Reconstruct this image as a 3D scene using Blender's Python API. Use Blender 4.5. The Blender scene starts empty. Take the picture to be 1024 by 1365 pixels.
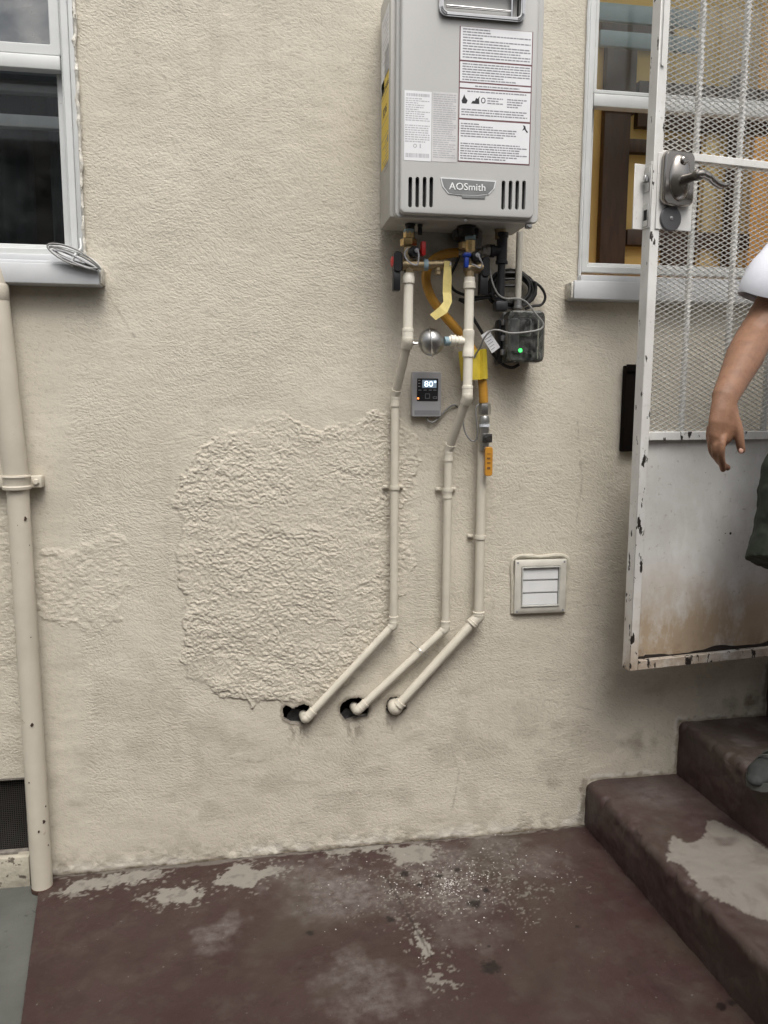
import bpy, bmesh, math, random
import numpy as np
from mathutils import Vector, Matrix
random.seed(4); rng = np.random.default_rng(7)
SC = bpy.context.scene
COL = SC.collection

# ------------------------------------------------------------------ camera
FPX = 1050.0
PITCH, YAW, ROLL = math.radians(7.7), math.radians(9.2), math.radians(0.24)
DIST, EYE = 2.29, 1.37                      # camera stands 2.29 m from the wall, 1.37 m up
vR = Vector((math.cos(YAW), -math.sin(YAW), 0))
vF = Vector((math.sin(YAW)*math.cos(PITCH), math.cos(YAW)*math.cos(PITCH), -math.sin(PITCH)))
vU = vR.cross(vF)
cR = vR*math.cos(ROLL) + vU*math.sin(ROLL)
cU = -vR*math.sin(ROLL) + vU*math.cos(ROLL)
CAM = Vector((0, -DIST, EYE))
cd = bpy.data.cameras.new('camera'); cam = bpy.data.objects.new('camera', cd); COL.objects.link(cam)
cd.sensor_fit = 'VERTICAL'; cd.sensor_height = 36; cd.lens = 36*FPX/1365; cd.clip_start = .05; cd.clip_end = 500
cam.matrix_world = Matrix(((cR.x, cU.x, -vF.x, CAM.x), (cR.y, cU.y, -vF.y, CAM.y), (cR.z, cU.z, -vF.z, CAM.z), (0, 0, 0, 1)))
SC.camera = cam

# ------------------------------------------------------------------ light
w = bpy.data.worlds.new('World'); SC.world = w; w.use_nodes = True
nt = w.node_tree; bg = nt.nodes['Background']
sky = nt.nodes.new('ShaderNodeTexSky'); sky.sky_type = 'NISHITA'; sky.sun_disc = False
SUN_EL, SUN_AZ = math.radians(60), math.radians(174)     # azimuth from +Y, clockwise
sky.sun_elevation = SUN_EL; sky.sun_rotation = SUN_AZ
sky.air_density = 1.0; sky.dust_density = 6.0; sky.ozone_density = 0.3
hs = nt.nodes.new('ShaderNodeHueSaturation'); hs.inputs['Saturation'].default_value = 0.3
nt.links.new(sky.outputs[0], hs.inputs['Color']); nt.links.new(hs.outputs[0], bg.inputs[0])
bg.inputs[1].default_value = 0.12
sl = bpy.data.lights.new('sun', 'SUN'); so = bpy.data.objects.new('sun', sl); COL.objects.link(so)
sl.energy = 1.25; sl.angle = math.radians(30); sl.color = (1, .96, .90)
sd = Vector((math.sin(SUN_AZ)*math.cos(SUN_EL), math.cos(SUN_AZ)*math.cos(SUN_EL), math.sin(SUN_EL)))
so.rotation_euler = sd.to_track_quat('Z', 'Y').to_euler(); so.location = (0, -3, 6)
SC.view_settings.view_transform = 'Standard'; SC.view_settings.look = 'None'
SC.view_settings.gamma = 1; SC.view_settings.use_curve_mapping = False
SC.view_settings.exposure = 0.52

# ------------------------------------------------------------------ survey helpers (photo measure -> metres)
def ray(x, y):
    return cR*((x-512)/FPX) - cU*((y-682.5)/FPX) + vF
def W(x, y, off=0.0):                       # point on the plane `off` metres in front of the wall
    r = ray(x, y); return CAM + r*((DIST-off)/r.y)
def WX(x, y, X):
    r = ray(x, y); return CAM + r*(X/r.x)
def G(x, y, z=0.0):                         # point on a level plane
    r = ray(x, y); return CAM + r*((z-EYE)/r.z)

# ------------------------------------------------------------------ numpy noise
_T = rng.random((256, 256))
def vn(x, y, s=0):
    x = x + s*37.17; y = y + s*91.73
    xi = np.floor(x).astype(int); yi = np.floor(y).astype(int)
    fx = x-xi; fy = y-yi
    fx = fx*fx*fx*(fx*(fx*6-15)+10); fy = fy*fy*fy*(fy*(fy*6-15)+10)
    a = _T[xi & 255, yi & 255]; b = _T[(xi+1) & 255, yi & 255]; c = _T[xi & 255, (yi+1) & 255]; d = _T[(xi+1) & 255, (yi+1) & 255]
    return (a*(1-fx)+b*fx)*(1-fy) + (c*(1-fx)+d*fx)*fy
def fbm(x, y, o=4, s=0):
    r = 0; a = .5; t = 0
    for i in range(o):
        r = r + a*vn(x*(2**i), y*(2**i), s+i*3); t += a; a *= .5
    return r/t
def sst(a, b, x):
    t = np.clip((x-a)/(b-a), 0, 1); return t*t*(3-2*t)
def polysd(X, Y, poly):                     # signed distance, positive inside
    P = np.array([(p[0], p[1]) for p in poly]); n = len(P)
    d = np.full(X.shape, 1e9); ins = np.zeros(X.shape, bool)
    for i in range(n):
        ax, ay = P[i]; bx, by = P[(i+1) % n]; ex, ey = bx-ax, by-ay
        t = np.clip(((X-ax)*ex+(Y-ay)*ey)/(ex*ex+ey*ey+1e-12), 0, 1)
        d = np.minimum(d, np.hypot(X-ax-t*ex, Y-ay-t*ey))
        c = ((ay > Y) != (by > Y)) & (X < (bx-ax)*(Y-ay)/(by-ay+1e-12)+ax); ins ^= c
    return np.where(ins, d, -d)

# ------------------------------------------------------------------ object helpers
def tag(o, label=None, cat=None, group=None, kind=None):
    if label: o['label'] = label
    if cat: o['category'] = cat
    if group: o['group'] = group
    if kind: o['kind'] = kind
    return o
def thing(name, loc=(0, 0, 0), label=None, cat=None, rz=0, group=None, kind=None):
    o = bpy.data.objects.new(name, None); COL.objects.link(o); o.location = loc; o.rotation_euler.z = rz
    o.empty_display_size = .05
    return tag(o, label, cat, group, kind)
def place(o, parent):
    if parent is not None:
        o.parent = parent
        m = Matrix.Identity(4); q = parent; chain = []
        while q is not None: chain.append(q); q = q.parent
        for q in reversed(chain): m = m @ (Matrix.Translation(q.location) @ q.rotation_euler.to_matrix().to_4x4())
        return m
    return Matrix.Identity(4)
def obj(name, bm, mat, parent=None, world=True, smooth=40):
    """mesh given in world metres (world=True) or in the parent's own frame"""
    me = bpy.data.meshes.new(name); bmesh.ops.recalc_face_normals(bm, faces=bm.faces); bm.to_mesh(me); bm.free()
    return mobj(name, me, mat, parent, world, smooth)
def mobj(name, me, mat, parent=None, world=True, smooth=40):
    for m in (mat if isinstance(mat, (list, tuple)) else [mat]): me.materials.append(m)
    o = bpy.data.objects.new(name, me); COL.objects.link(o)
    if parent is not None:
        M = place(o, parent)
        if world: me.transform(M.inverted())
    if smooth:
        me.polygons.foreach_set('use_smooth', [True]*len(me.polygons))
        me.set_sharp_from_angle(angle=math.radians(smooth))
    return o
def B(): return bmesh.new()
def box(bm, x0, x1, y0, y1, z0, z1, bev=0, seg=2, M=None):
    t = bmesh.new(); bmesh.ops.create_cube(t, size=1)
    for v in t.verts: v.co = Vector(((x0+x1)/2+v.co.x*(x1-x0), (y0+y1)/2+v.co.y*(y1-y0), (z0+z1)/2+v.co.z*(z1-z0)))
    if bev: bmesh.ops.bevel(t, geom=t.edges[:], offset=bev, segments=seg, affect='EDGES', profile=.5)
    if M is not None: bmesh.ops.transform(t, matrix=M, verts=t.verts)
    join(bm, t); return bm
def join(bm, t):
    vs = [bm.verts.new(v.co) for v in t.verts]; t.verts.index_update()
    for f in t.faces:
        try: nf = bm.faces.new([vs[v.index] for v in f.verts]); nf.material_index = f.material_index
        except ValueError: pass
    t.free()
def frames(pts, ref=None):
    T = []
    n = len(pts)
    for i in range(n):
        a = pts[max(i-1, 0)]; b = pts[min(i+1, n-1)]; T.append((b-a).normalized())
    r = Vector(ref) if ref else (Vector((0, 0, 1)) if abs(T[0].z) < .9 else Vector((1, 0, 0)))
    out = []
    for t in T:
        u = (r - t*r.dot(t))
        if u.length < 1e-6: u = t.orthogonal()
        u.normalize(); r = u if not ref else Vector(ref); out.append((t, u, t.cross(u)))
    return out
def loft(bm, pts, rad, n=12, ref=None, cap=True, round_end=False):
    pts = [Vector(p) for p in pts]
    if not isinstance(rad, (list, tuple)): rad = [rad]*len(pts)
    rad = [(r, r) if not isinstance(r, (tuple, list)) else r for r in rad]
    if round_end:
        fr = frames(pts, ref); P = []; Q = []
        for k in (0, 1, 2):
            a = math.radians(8+k*30); P.append(pts[0]-fr[0][0]*rad[0][1]*math.cos(a)); Q.append((rad[0][0]*math.sin(a), rad[0][1]*math.sin(a)))
        P += pts; Q += rad
        for k in (2, 1, 0):
            a = math.radians(8+k*30); P.append(pts[-1]+fr[-1][0]*rad[-1][1]*math.cos(a)); Q.append((rad[-1][0]*math.sin(a), rad[-1][1]*math.sin(a)))
        pts, rad = P, Q
    fr = frames(pts, ref); rings = []
    for p, (t, u, v), (a, b) in zip(pts, fr, rad):
        rings.append([bm.verts.new(p + u*a*math.cos(2*math.pi*k/n) + v*b*math.sin(2*math.pi*k/n)) for k in range(n)])
    for i in range(len(rings)-1):
        for k in range(n): bm.faces.new((rings[i][k], rings[i][(k+1) % n], rings[i+1][(k+1) % n], rings[i+1][k]))
    if cap: bm.faces.new(rings[0][::-1]); bm.faces.new(rings[-1])
    return bm
def spline(pts, k=8):
    P = [Vector(p) for p in pts]; P = [P[0]*2-P[1]] + P + [P[-1]*2-P[-2]]; out = []
    for i in range(1, len(P)-2):
        for j in range(k):
            t = j/k; a, b, c, d = P[i-1:i+3]
            out.append(.5*((2*b)+(c-a)*t+(2*a-5*b+4*c-d)*t*t+(3*b-a-3*c+d)*t**3))
    out.append(P[-2]); return out
def wire(bm, pts, r, n=8, k=8): return loft(bm, spline(pts, k), r, n)
def lathe(bm, p, axis, prof, n=20, cap=True):     # prof: (distance along axis, radius)
    ax = Vector(axis).normalized(); p = Vector(p)
    u = ax.orthogonal().normalized(); v = ax.cross(u); rings = []
    for d, r in prof:
        rings.append([bm.verts.new(p+ax*d+(u*math.cos(2*math.pi*k/n)+v*math.sin(2*math.pi*k/n))*r) for k in range(n)])
    for i in range(len(rings)-1):
        for k in range(n): bm.faces.new((rings[i][k], rings[i][(k+1) % n], rings[i+1][(k+1) % n], rings[i+1][k]))
    if cap: bm.faces.new(rings[0][::-1]); bm.faces.new(rings[-1])
    return bm
def prism(bm, poly, y0, y1, M=None, bev=0):        # poly in x,z ; extruded along y
    t = bmesh.new()
    a = [t.verts.new((p[0], y0, p[1])) for p in poly]; b = [t.verts.new((p[0], y1, p[1])) for p in poly]; n = len(poly)
    t.faces.new(a); t.faces.new(b[::-1])
    for i in range(n): t.faces.new((a[i], b[i], b[(i+1) % n], a[(i+1) % n]))
    bmesh.ops.recalc_face_normals(t, faces=t.faces)
    if bev: bmesh.ops.bevel(t, geom=t.edges[:], offset=bev, segments=1, affect='EDGES')
    if M is not None: bmesh.ops.transform(t, matrix=M, verts=t.verts)
    join(bm, t); return bm
def rrect(x0, x1, z0, z1, r, n=6):
    out = []
    for cx, cz, a0 in ((x1-r, z1-r, 0), (x0+r, z1-r, 90), (x0+r, z0+r, 180), (x1-r, z0+r, 270)):
        for k in range(n+1):
            a = math.radians(a0+90*k/n); out.append((cx+r*math.cos(a), cz+r*math.sin(a)))
    return out
def ringprism(bm, outer, inner, y0, y1, bev=0):
    n = len(outer)
    def L(p, y): return [bm.verts.new((q[0], y, q[1])) for q in p]
    o0, o1, i0, i1 = L(outer, y0), L(outer, y1), L(inner, y0), L(inner, y1)
    for k in range(n):
        j = (k+1) % n
        bm.faces.new((o0[k], o0[j], i0[j], i0[k])); bm.faces.new((o1[k], i1[k], i1[j], o1[j]))
        bm.faces.new((o0[k], o1[k], o1[j], o0[j])); bm.faces.new((i0[k], i0[j], i1[j], i1[k]))
    return bm
def cut(o, cutters, solver='EXACT'):
    for c in cutters:
        m = o.modifiers.new('b', 'BOOLEAN'); m.operation = 'DIFFERENCE'; m.object = c; m.solver = solver
    dg = bpy.context.evaluated_depsgraph_get(); me = bpy.data.meshes.new_from_object(o.evaluated_get(dg))
    o.modifiers.clear(); o.data = me
    for c in cutters: bpy.data.objects.remove(c)
def textmesh(s, size, M, ext=.0002):
    c = bpy.data.curves.new('t', 'FONT'); c.body = s; c.size = size; c.align_x = 'CENTER'; c.align_y = 'CENTER'; c.extrude = ext; c.resolution_u = 3
    o = bpy.data.objects.new('t', c); COL.objects.link(o); bpy.context.view_layer.update()
    me = bpy.data.meshes.new_from_object(o.evaluated_get(bpy.context.evaluated_depsgraph_get()))
    bpy.data.objects.remove(o); me.transform(M); me.materials.clear(); return me
def facing(p, sx=1, sy=1):                         # text frame facing -Y at p
    return Matrix.Translation(p) @ Matrix(((sx, 0, 0, 0), (0, 0, -1, 0), (0, sy, 0, 0), (0, 0, 0, 1)))

# ------------------------------------------------------------------ materials
def nd(t, typ, **k):
    n = t.nodes.new(typ)
    for a, b in k.items():
        if a in n.inputs: n.inputs[a].default_value = b
        else: setattr(n, a, b)
    return n
def mat(name, c, rough=.5, metal=0, var=.12, vscale=20, bump=0, bscale=200, spots=None, coat=0, stretch=None, spec=None, bd=.001):
    m = bpy.data.materials.new(name); m.use_nodes = True; t = m.node_tree; p = t.nodes['Principled BSDF']
    p.inputs['Roughness'].default_value = rough; p.inputs['Metallic'].default_value = metal
    if spec is not None: p.inputs['Specular IOR Level'].default_value = spec
    if coat: p.inputs['Coat Weight'].default_value = coat
    tc = nd(t, 'ShaderNodeTexCoord'); mp = nd(t, 'ShaderNodeMapping'); t.links.new(tc.outputs['Object'], mp.inputs[0])
    if stretch: mp.inputs['Scale'].default_value = stretch
    n = nd(t, 'ShaderNodeTexNoise', Scale=vscale, Detail=6.0, Roughness=.6); t.links.new(mp.outputs[0], n.inputs['Vector'])
    mx = nd(t, 'ShaderNodeMix', data_type='RGBA'); mx.inputs[6].default_value = (*[x*(1-var) for x in c], 1); mx.inputs[7].default_value = (*[min(1, x*(1+var)) for x in c], 1)
    rp = nd(t, 'ShaderNodeMapRange'); rp.inputs[1].default_value = .3; rp.inputs[2].default_value = .7
    t.links.new(n.outputs[0], rp.inputs[0]); t.links.new(rp.outputs[0], mx.inputs[0]); last = mx.outputs[2]
    if spots:                                      # (colour, scale, threshold): chips / dirt
        for sc_, ss, th in spots:
            n2 = nd(t, 'ShaderNodeTexNoise', Scale=ss, Detail=8.0, Roughness=.65); t.links.new(mp.outputs[0], n2.inputs['Vector'])
            r2 = nd(t, 'ShaderNodeMapRange'); r2.inputs[1].default_value = th; r2.inputs[2].default_value = th+.03
            t.links.new(n2.outputs[0], r2.inputs[0]); m2 = nd(t, 'ShaderNodeMix', data_type='RGBA'); m2.inputs[7].default_value = (*sc_, 1)
            t.links.new(r2.outputs[0], m2.inputs[0]); t.links.new(last, m2.inputs[6]); last = m2.outputs[2]
    t.links.new(last, p.inputs['Base Color'])
    rr = nd(t, 'ShaderNodeMapRange'); rr.inputs[3].default_value = max(.02, rough-.08); rr.inputs[4].default_value = min(1, rough+.1)
    t.links.new(n.outputs[0], rr.inputs[0]); t.links.new(rr.outputs[0], p.inputs['Roughness'])
    if bump:
        n3 = nd(t, 'ShaderNodeTexNoise', Scale=bscale, Detail=4.0); t.links.new(mp.outputs[0], n3.inputs['Vector'])
        b = nd(t, 'ShaderNodeBump', Strength=bump, Distance=bd); t.links.new(n3.outputs[0], b.inputs['Height']); t.links.new(b.outputs[0], p.inputs['Normal'])
    return m
def emat(name, c, s):
    m = bpy.data.materials.new(name); m.use_nodes = True; p = m.node_tree.nodes['Principled BSDF']
    p.inputs['Base Color'].default_value = (*c, 1); p.inputs['Emission Color'].default_value = (*c, 1); p.inputs['Emission Strength'].default_value = s; return m
def glassmat(name, tint=(1, 1, 1), refl=1.0, rough=.02, haze=0.0):
    m = bpy.data.materials.new(name); m.use_nodes = True; t = m.node_tree; t.nodes.remove(t.nodes['Principled BSDF']); out = t.nodes['Material Output']
    tr = nd(t, 'ShaderNodeBsdfTransparent'); tr.inputs[0].default_value = (*tint, 1); gl = nd(t, 'ShaderNodeBsdfGlossy', Roughness=rough)
    fr = nd(t, 'ShaderNodeFresnel', IOR=1.5); mu = nd(t, 'ShaderNodeMath', operation='MULTIPLY'); mu.inputs[1].default_value = refl
    t.links.new(fr.outputs[0], mu.inputs[0]); mx = nd(t, 'ShaderNodeMixShader'); t.links.new(mu.outputs[0], mx.inputs[0]); t.links.new(tr.outputs[0], mx.inputs[1]); t.links.new(gl.outputs[0], mx.inputs[2])
    last = mx.outputs[0]
    if haze:                                       # pale film mixed in, imitating reflected light and haze
        df = nd(t, 'ShaderNodeBsdfDiffuse'); df.inputs[0].default_value = (.6, .6, .58, 1); n = nd(t, 'ShaderNodeTexNoise', Scale=9.0, Detail=5.0)
        mr = nd(t, 'ShaderNodeMapRange'); mr.inputs[1].default_value = .35; mr.inputs[2].default_value = .8; mr.inputs[4].default_value = haze*2
        t.links.new(n.outputs[0], mr.inputs[0]); m2 = nd(t, 'ShaderNodeMixShader'); t.links.new(mr.outputs[0], m2.inputs[0]); t.links.new(last, m2.inputs[1]); t.links.new(df.outputs[0], m2.inputs[2]); last = m2.outputs[0]
    t.links.new(last, out.inputs[0]); return m

M_cab = mat('cabinet grey paint', (.47, .47, .455), .42, 0, .03, 6)
M_cabside = mat('cabinet side paint', (.44, .43, .40), .5, 0, .05, 6)
M_chrome = mat('polished steel', (.42, .42, .42), .16, 1, .05)
M_steel = mat('zinc plated steel', (.5, .5, .49), .32, 1, .15, 60)
M_brass = mat('dull brass', (.62, .45, .22), .32, 1, .2, 60)
M_brass2 = mat('cast bronze', (.40, .32, .20), .5, 1, .25, 50, .3, 300)
M_black = mat('black plastic', (.012, .012, .014), .38, 0, .2)
M_rubber = mat('black rubber cord', (.013, .013, .013), .5, 0, .2)
M_iron = mat('black iron pipe', (.028, .028, .031), .45, .3, .3, 60, .4, 400)
M_pvc = mat('cream white pvc', (.76, .72, .62), .35, 0, .04, 30)
M_pvcp = mat('painted pipe', (.60, .56, .47), .5, 0, .06, 25, .15, 150, spots=[((.35, .31, .25), 60, .70)])
M_red = mat('red plastic', (.5, .02, .02), .4)
M_blue = mat('blue plastic', (.01, .05, .35), .4)
M_tape = mat('thread tape', (.28, .40, .45), .7, 0, .2, 90)
M_hose = mat('orange coated gas flex hose', (.46, .235, .03), .42, 0, .12, 30)
M_foil = mat('yellow foil tag', (.70, .58, .22), .33, .25, .15, 25, .3, 60)
M_foil2 = mat('yellow warning sleeve', (.62, .48, .045), .45, 0, .15, 25, .2, 60)
M_white = mat('white paper', (.76, .77, .79), .5, 0, .03)
M_yel = mat('yellow paper', (.72, .52, .05), .5, 0, .04)
M_ink = mat('grey ink', (.24, .24, .26), .7)
M_ink2 = mat('pale ink', (.42, .42, .44), .7)
M_inkr = mat('maroon ink', (.14, .055, .06), .6)
M_badge = mat('badge grey', (.20, .21, .21), .4)
M_alu = mat('galvanised steel', (.40, .40, .39), .45, .9, .18, 40)
M_conduit = mat('painted conduit', (.50, .48, .42), .5, 0, .08)
M_greyp = mat('grey plastic', (.37, .37, .385), .45, 0, .03)
M_greyp2 = mat('darker grey plastic', (.24, .24, .25), .5, 0, .05)
M_greywire = mat('grey wire', (.22, .22, .21), .45)
M_orange = mat('orange dipped handle', (.50, .235, .03), .4)
M_vinyl = mat('white vinyl', (.60, .615, .61), .38, 0, .06, 12, spots=[((.40, .37, .32), 35, .70)])
M_vinyl_sill = mat('white sill paint', (.54, .555, .57), .5, 0, .07, 9, .2, 60, spots=[((.30, .27, .23), 22, .70)])
M_caulk = mat('cracked caulk', (.58, .56, .50), .8, 0, .25, 50, .8, 90, spots=[((.16, .14, .11), 45, .62)], bd=.004)
M_dark = mat('dark void', (.01, .01, .011), .9, 0, .1)
M_room = mat('dark room wall', (.05, .052, .055), .9, 0, .2, 3)
M_curt = mat('dark curtain', (.035, .042, .045), .9, 0, .2, 5)
M_curtp = mat('pale blind', (.50, .54, .58), .8, 0, .15, 5)
M_ochre = mat('ochre painted wall', (.72, .49, .17), .7, 0, .08, 4)
M_ochre2 = mat('pale ochre curtain', (.85, .66, .32), .7, 0, .08, 4)
M_brown = mat('dark brown wood', (.06, .032, .018), .55, 0, .3, 10, stretch=(6, 6, 1))
M_rail = mat('blue grey blind rail', (.27, .32, .35), .5, 0, .05)
M_cement = mat('raw cement', (.20, .18, .155), .9, 0, .35, 40, .8, 120, bd=.004)
M_mail = mat('dark brown box', (.007, .005, .004), .9, 0, .2, 10, spec=.1)
M_nickel = mat('satin nickel', (.34, .32, .295), .24, 1, .15, 8)
M_disk = mat('grey escutcheon', (.12, .12, .125), .4, .5, .1)
M_door = mat('weathered white iron', (.60, .60, .58), .45, 0, .10, 14, .2, 120, spots=[((.34, .28, .20), 26, .66), ((.03, .025, .022), 48, .72)])
M_mesh = mat('white mesh paint', (.78, .78, .75), .45, 0, .12, 30, spots=[((.25, .2, .15), 30, .72)])
M_skin = mat('skin', (.235, .125, .076), .52, 0, .20, 38, .6, 210, spots=[((.20, .092, .054), 30, .62)], spec=.35, bd=.0010)
M_skin.node_tree.nodes['Principled BSDF'].inputs['Subsurface Weight'].default_value = .08
M_skin.node_tree.nodes['Principled BSDF'].inputs['Subsurface Radius'].default_value = (.01, .004, .002)
M_shirt = mat('white cotton', (.70, .72, .78), .9, 0, .05, 12, .5, 500)
M_short = mat('dark olive cloth', (.022, .028, .019), .9, 0, .2, 12, .5, 300)
M_shoe = mat('grey shoe mesh', (.022, .025, .023), .8, 0, .3, 60, .6, 500)
M_sole = mat('pale rubber', (.07, .073, .068), .6)
M_hair = mat('black hair', (.012, .010, .009), .6, 0, .3, 60, .8, 300)
M_nail = mat('nail', (.55, .33, .25), .3)
M_eye = mat('eye', (.03, .02, .015), .2)
M_clear = glassmat('clear plastic', (.86, .88, .87), 1.5, .08, .09)
M_pane = glassmat('window glass', (.9, .93, .92), .6, .01, .03)
M_panedark = glassmat('dark window glass', (.8, .82, .83), .45, .03, .01)
M_pane2 = glassmat('hazed window glass', (.80, .83, .86), 2.2, .02, .22)  # strong haze paints a pale reflection into the pane
M_disp = emat('lit display', (.75, .88, 1), 1.3)
M_green = emat('green light', (.05, 1, .15), 3.0)
M_amber = emat('amber light', (1, .25, .05), 2.0)

# stucco: colour from attributes 'tone' (dirt, painted edge shade, darker bands) and 'patch' (rough plaster)
def stucco_mat():
    m = bpy.data.materials.new('cream stucco'); m.use_nodes = True; t = m.node_tree; p = t.nodes['Principled BSDF']
    p.inputs['Roughness'].default_value = .85; p.inputs['Specular IOR Level'].default_value = .25
    tc = nd(t, 'ShaderNodeTexCoord'); L = t.links.new
    # domain warp so the trowel strokes swirl
    wn = nd(t, 'ShaderNodeTexNoise', Scale=2.6, Detail=2.0); L(tc.outputs['Object'], wn.inputs['Vector'])
    sub = nd(t, 'ShaderNodeVectorMath', operation='SUBTRACT'); L(wn.outputs['Color'], sub.inputs[0]); sub.inputs[1].default_value = (.5, .5, .5)
    scl = nd(t, 'ShaderNodeVectorMath', operation='SCALE'); L(sub.outputs[0], scl.inputs[0]); scl.inputs['Scale'].default_value = .13
    add = nd(t, 'ShaderNodeVectorMath', operation='ADD'); L(tc.outputs['Object'], add.inputs[0]); L(scl.outputs[0], add.inputs[1])
    mr_ = nd(t, 'ShaderNodeMapping'); L(add.outputs[0], mr_.inputs[0]); mr_.inputs['Rotation'].default_value = (0, -.38, 0)
    mp = nd(t, 'ShaderNodeMapping'); L(mr_.outputs[0], mp.inputs[0]); mp.inputs['Scale'].default_value = (105, 105, 175)
    n1 = nd(t, 'ShaderNodeTexNoise', Scale=1.0, Detail=3.0, Roughness=.5, Distortion=.5); L(mp.outputs[0], n1.inputs['Vector'])
    n2 = nd(t, 'ShaderNodeTexNoise', Scale=260.0, Detail=2.0); L(tc.outputs['Object'], n2.inputs['Vector'])
    n3 = nd(t, 'ShaderNodeTexNoise', Scale=150.0, Detail=5.0, Roughness=.65, Distortion=.8); L(tc.outputs['Object'], n3.inputs['Vector'])
    ap = nd(t, 'ShaderNodeAttribute', attribute_name='patch'); at = nd(t, 'ShaderNodeAttribute', attribute_name='tone'); asm = nd(t, 'ShaderNodeAttribute', attribute_name='flat')
    # height = strokes*(1-patch)*(strength) + lumps*patch + grain
    st = nd(t, 'ShaderNodeMapRange'); st.inputs[1].default_value = .34; st.inputs[2].default_value = .66; L(n1.outputs[0], st.inputs[0])
    big = nd(t, 'ShaderNodeTexNoise', Scale=3.2, Detail=3.0); L(tc.outputs['Object'], big.inputs['Vector'])
    bm_ = nd(t, 'ShaderNodeMapRange'); bm_.inputs[1].default_value = .3; bm_.inputs[2].default_value = .65; bm_.inputs[3].default_value = .35; bm_.inputs[4].default_value = 1.0; L(big.outputs[0], bm_.inputs[0])
    def math_(op, a, b):
        n = nd(t, 'ShaderNodeMath', operation=op)
        for i, v in enumerate((a, b)):
            if isinstance(v, (int, float)): n.inputs[i].default_value = v
            else: L(v, n.inputs[i])
        return n.outputs[0]
    inv = math_('SUBTRACT', 1.0, ap.outputs['Fac'])
    h1 = math_('MULTIPLY', math_('MULTIPLY', math_('MULTIPLY', st.outputs[0], inv), bm_.outputs[0]), asm.outputs['Fac'])
    h2 = math_('MULTIPLY', math_('MULTIPLY', n3.outputs[0], ap.outputs['Fac']), 3.0)
    h = math_('ADD', math_('ADD', h1, h2), math_('MULTIPLY', n2.outputs[0], .50))
    b = nd(t, 'ShaderNodeBump', Strength=.75, Distance=.0015); L(h, b.inputs['Height']); L(b.outputs[0], p.inputs['Normal'])
    # colour
    cn = nd(t, 'ShaderNodeTexNoise', Scale=4.0, Detail=8.0, Roughness=.6); L(tc.outputs['Object'], cn.inputs['Vector'])
    r1 = nd(t, 'ShaderNodeValToRGB'); L(cn.outputs[0], r1.inputs[0])
    r1.color_ramp.elements[0].position = .3; r1.color_ramp.elements[0].color = (.535, .493, .41, 1)
    r1.color_ramp.elements[1].position = .7; r1.color_ramp.elements[1].color = (.615, .57, .48, 1)
    # fine pits slightly darker
    r2 = nd(t, 'ShaderNodeMapRange'); r2.inputs[1].default_value = .25; r2.inputs[2].default_value = .45; r2.inputs[3].default_value = .80; r2.inputs[4].default_value = 1; L(n1.outputs[0], r2.inputs[0])
    mm = nd(t, 'ShaderNodeMix', data_type='RGBA', blend_type='MULTIPLY'); mm.inputs[0].default_value = 1; L(r1.outputs[0], mm.inputs[6]); L(r2.outputs[0], mm.inputs[7])
    mp_ = nd(t, 'ShaderNodeMix', data_type='RGBA'); mp_.inputs[7].default_value = (.61, .56, .468, 1); L(mm.outputs[2], mp_.inputs[6]); L(math_('MULTIPLY', ap.outputs['Fac'], .75), mp_.inputs[0])
    # dirt specks
    sp = nd(t, 'ShaderNodeTexNoise', Scale=38.0, Detail=4.0, Roughness=.7); L(tc.outputs['Object'], sp.inputs['Vector'])
    rs = nd(t, 'ShaderNodeMapRange'); rs.inputs[1].default_value = .71; rs.inputs[2].default_value = .76; rs.inputs[4].default_value = .55; L(sp.outputs[0], rs.inputs[0])
    ms = nd(t, 'ShaderNodeMix', data_type='RGBA'); ms.inputs[7].default_value = (.22, .185, .14, 1); L(mp_.outputs[2], ms.inputs[6]); L(rs.outputs[0], ms.inputs[0])
    md = nd(t, 'ShaderNodeMix', data_type='RGBA'); md.inputs[7].default_value = (.13, .105, .075, 1); L(ms.outputs[2], md.inputs[6])
    dn = nd(t, 'ShaderNodeTexNoise', Scale=60.0, Detail=5.0, Roughness=.7); L(tc.outputs['Object'], dn.inputs['Vector'])
    dm = math_('MULTIPLY', at.outputs['Fac'], math_('ADD', math_('MULTIPLY', dn.outputs[0], 1.2), .4)); L(dm, md.inputs[0])
    pl = nd(t, 'ShaderNodeAttribute', attribute_name='pale'); mq = nd(t, 'ShaderNodeMix', data_type='RGBA'); mq.inputs[7].default_value = (.64, .62, .57, 1)
    L(md.outputs[2], mq.inputs[6]); L(pl.outputs['Fac'], mq.inputs[0]); L(mq.outputs[2], p.inputs['Base Color'])
    return m
M_stucco = stucco_mat()

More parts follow.
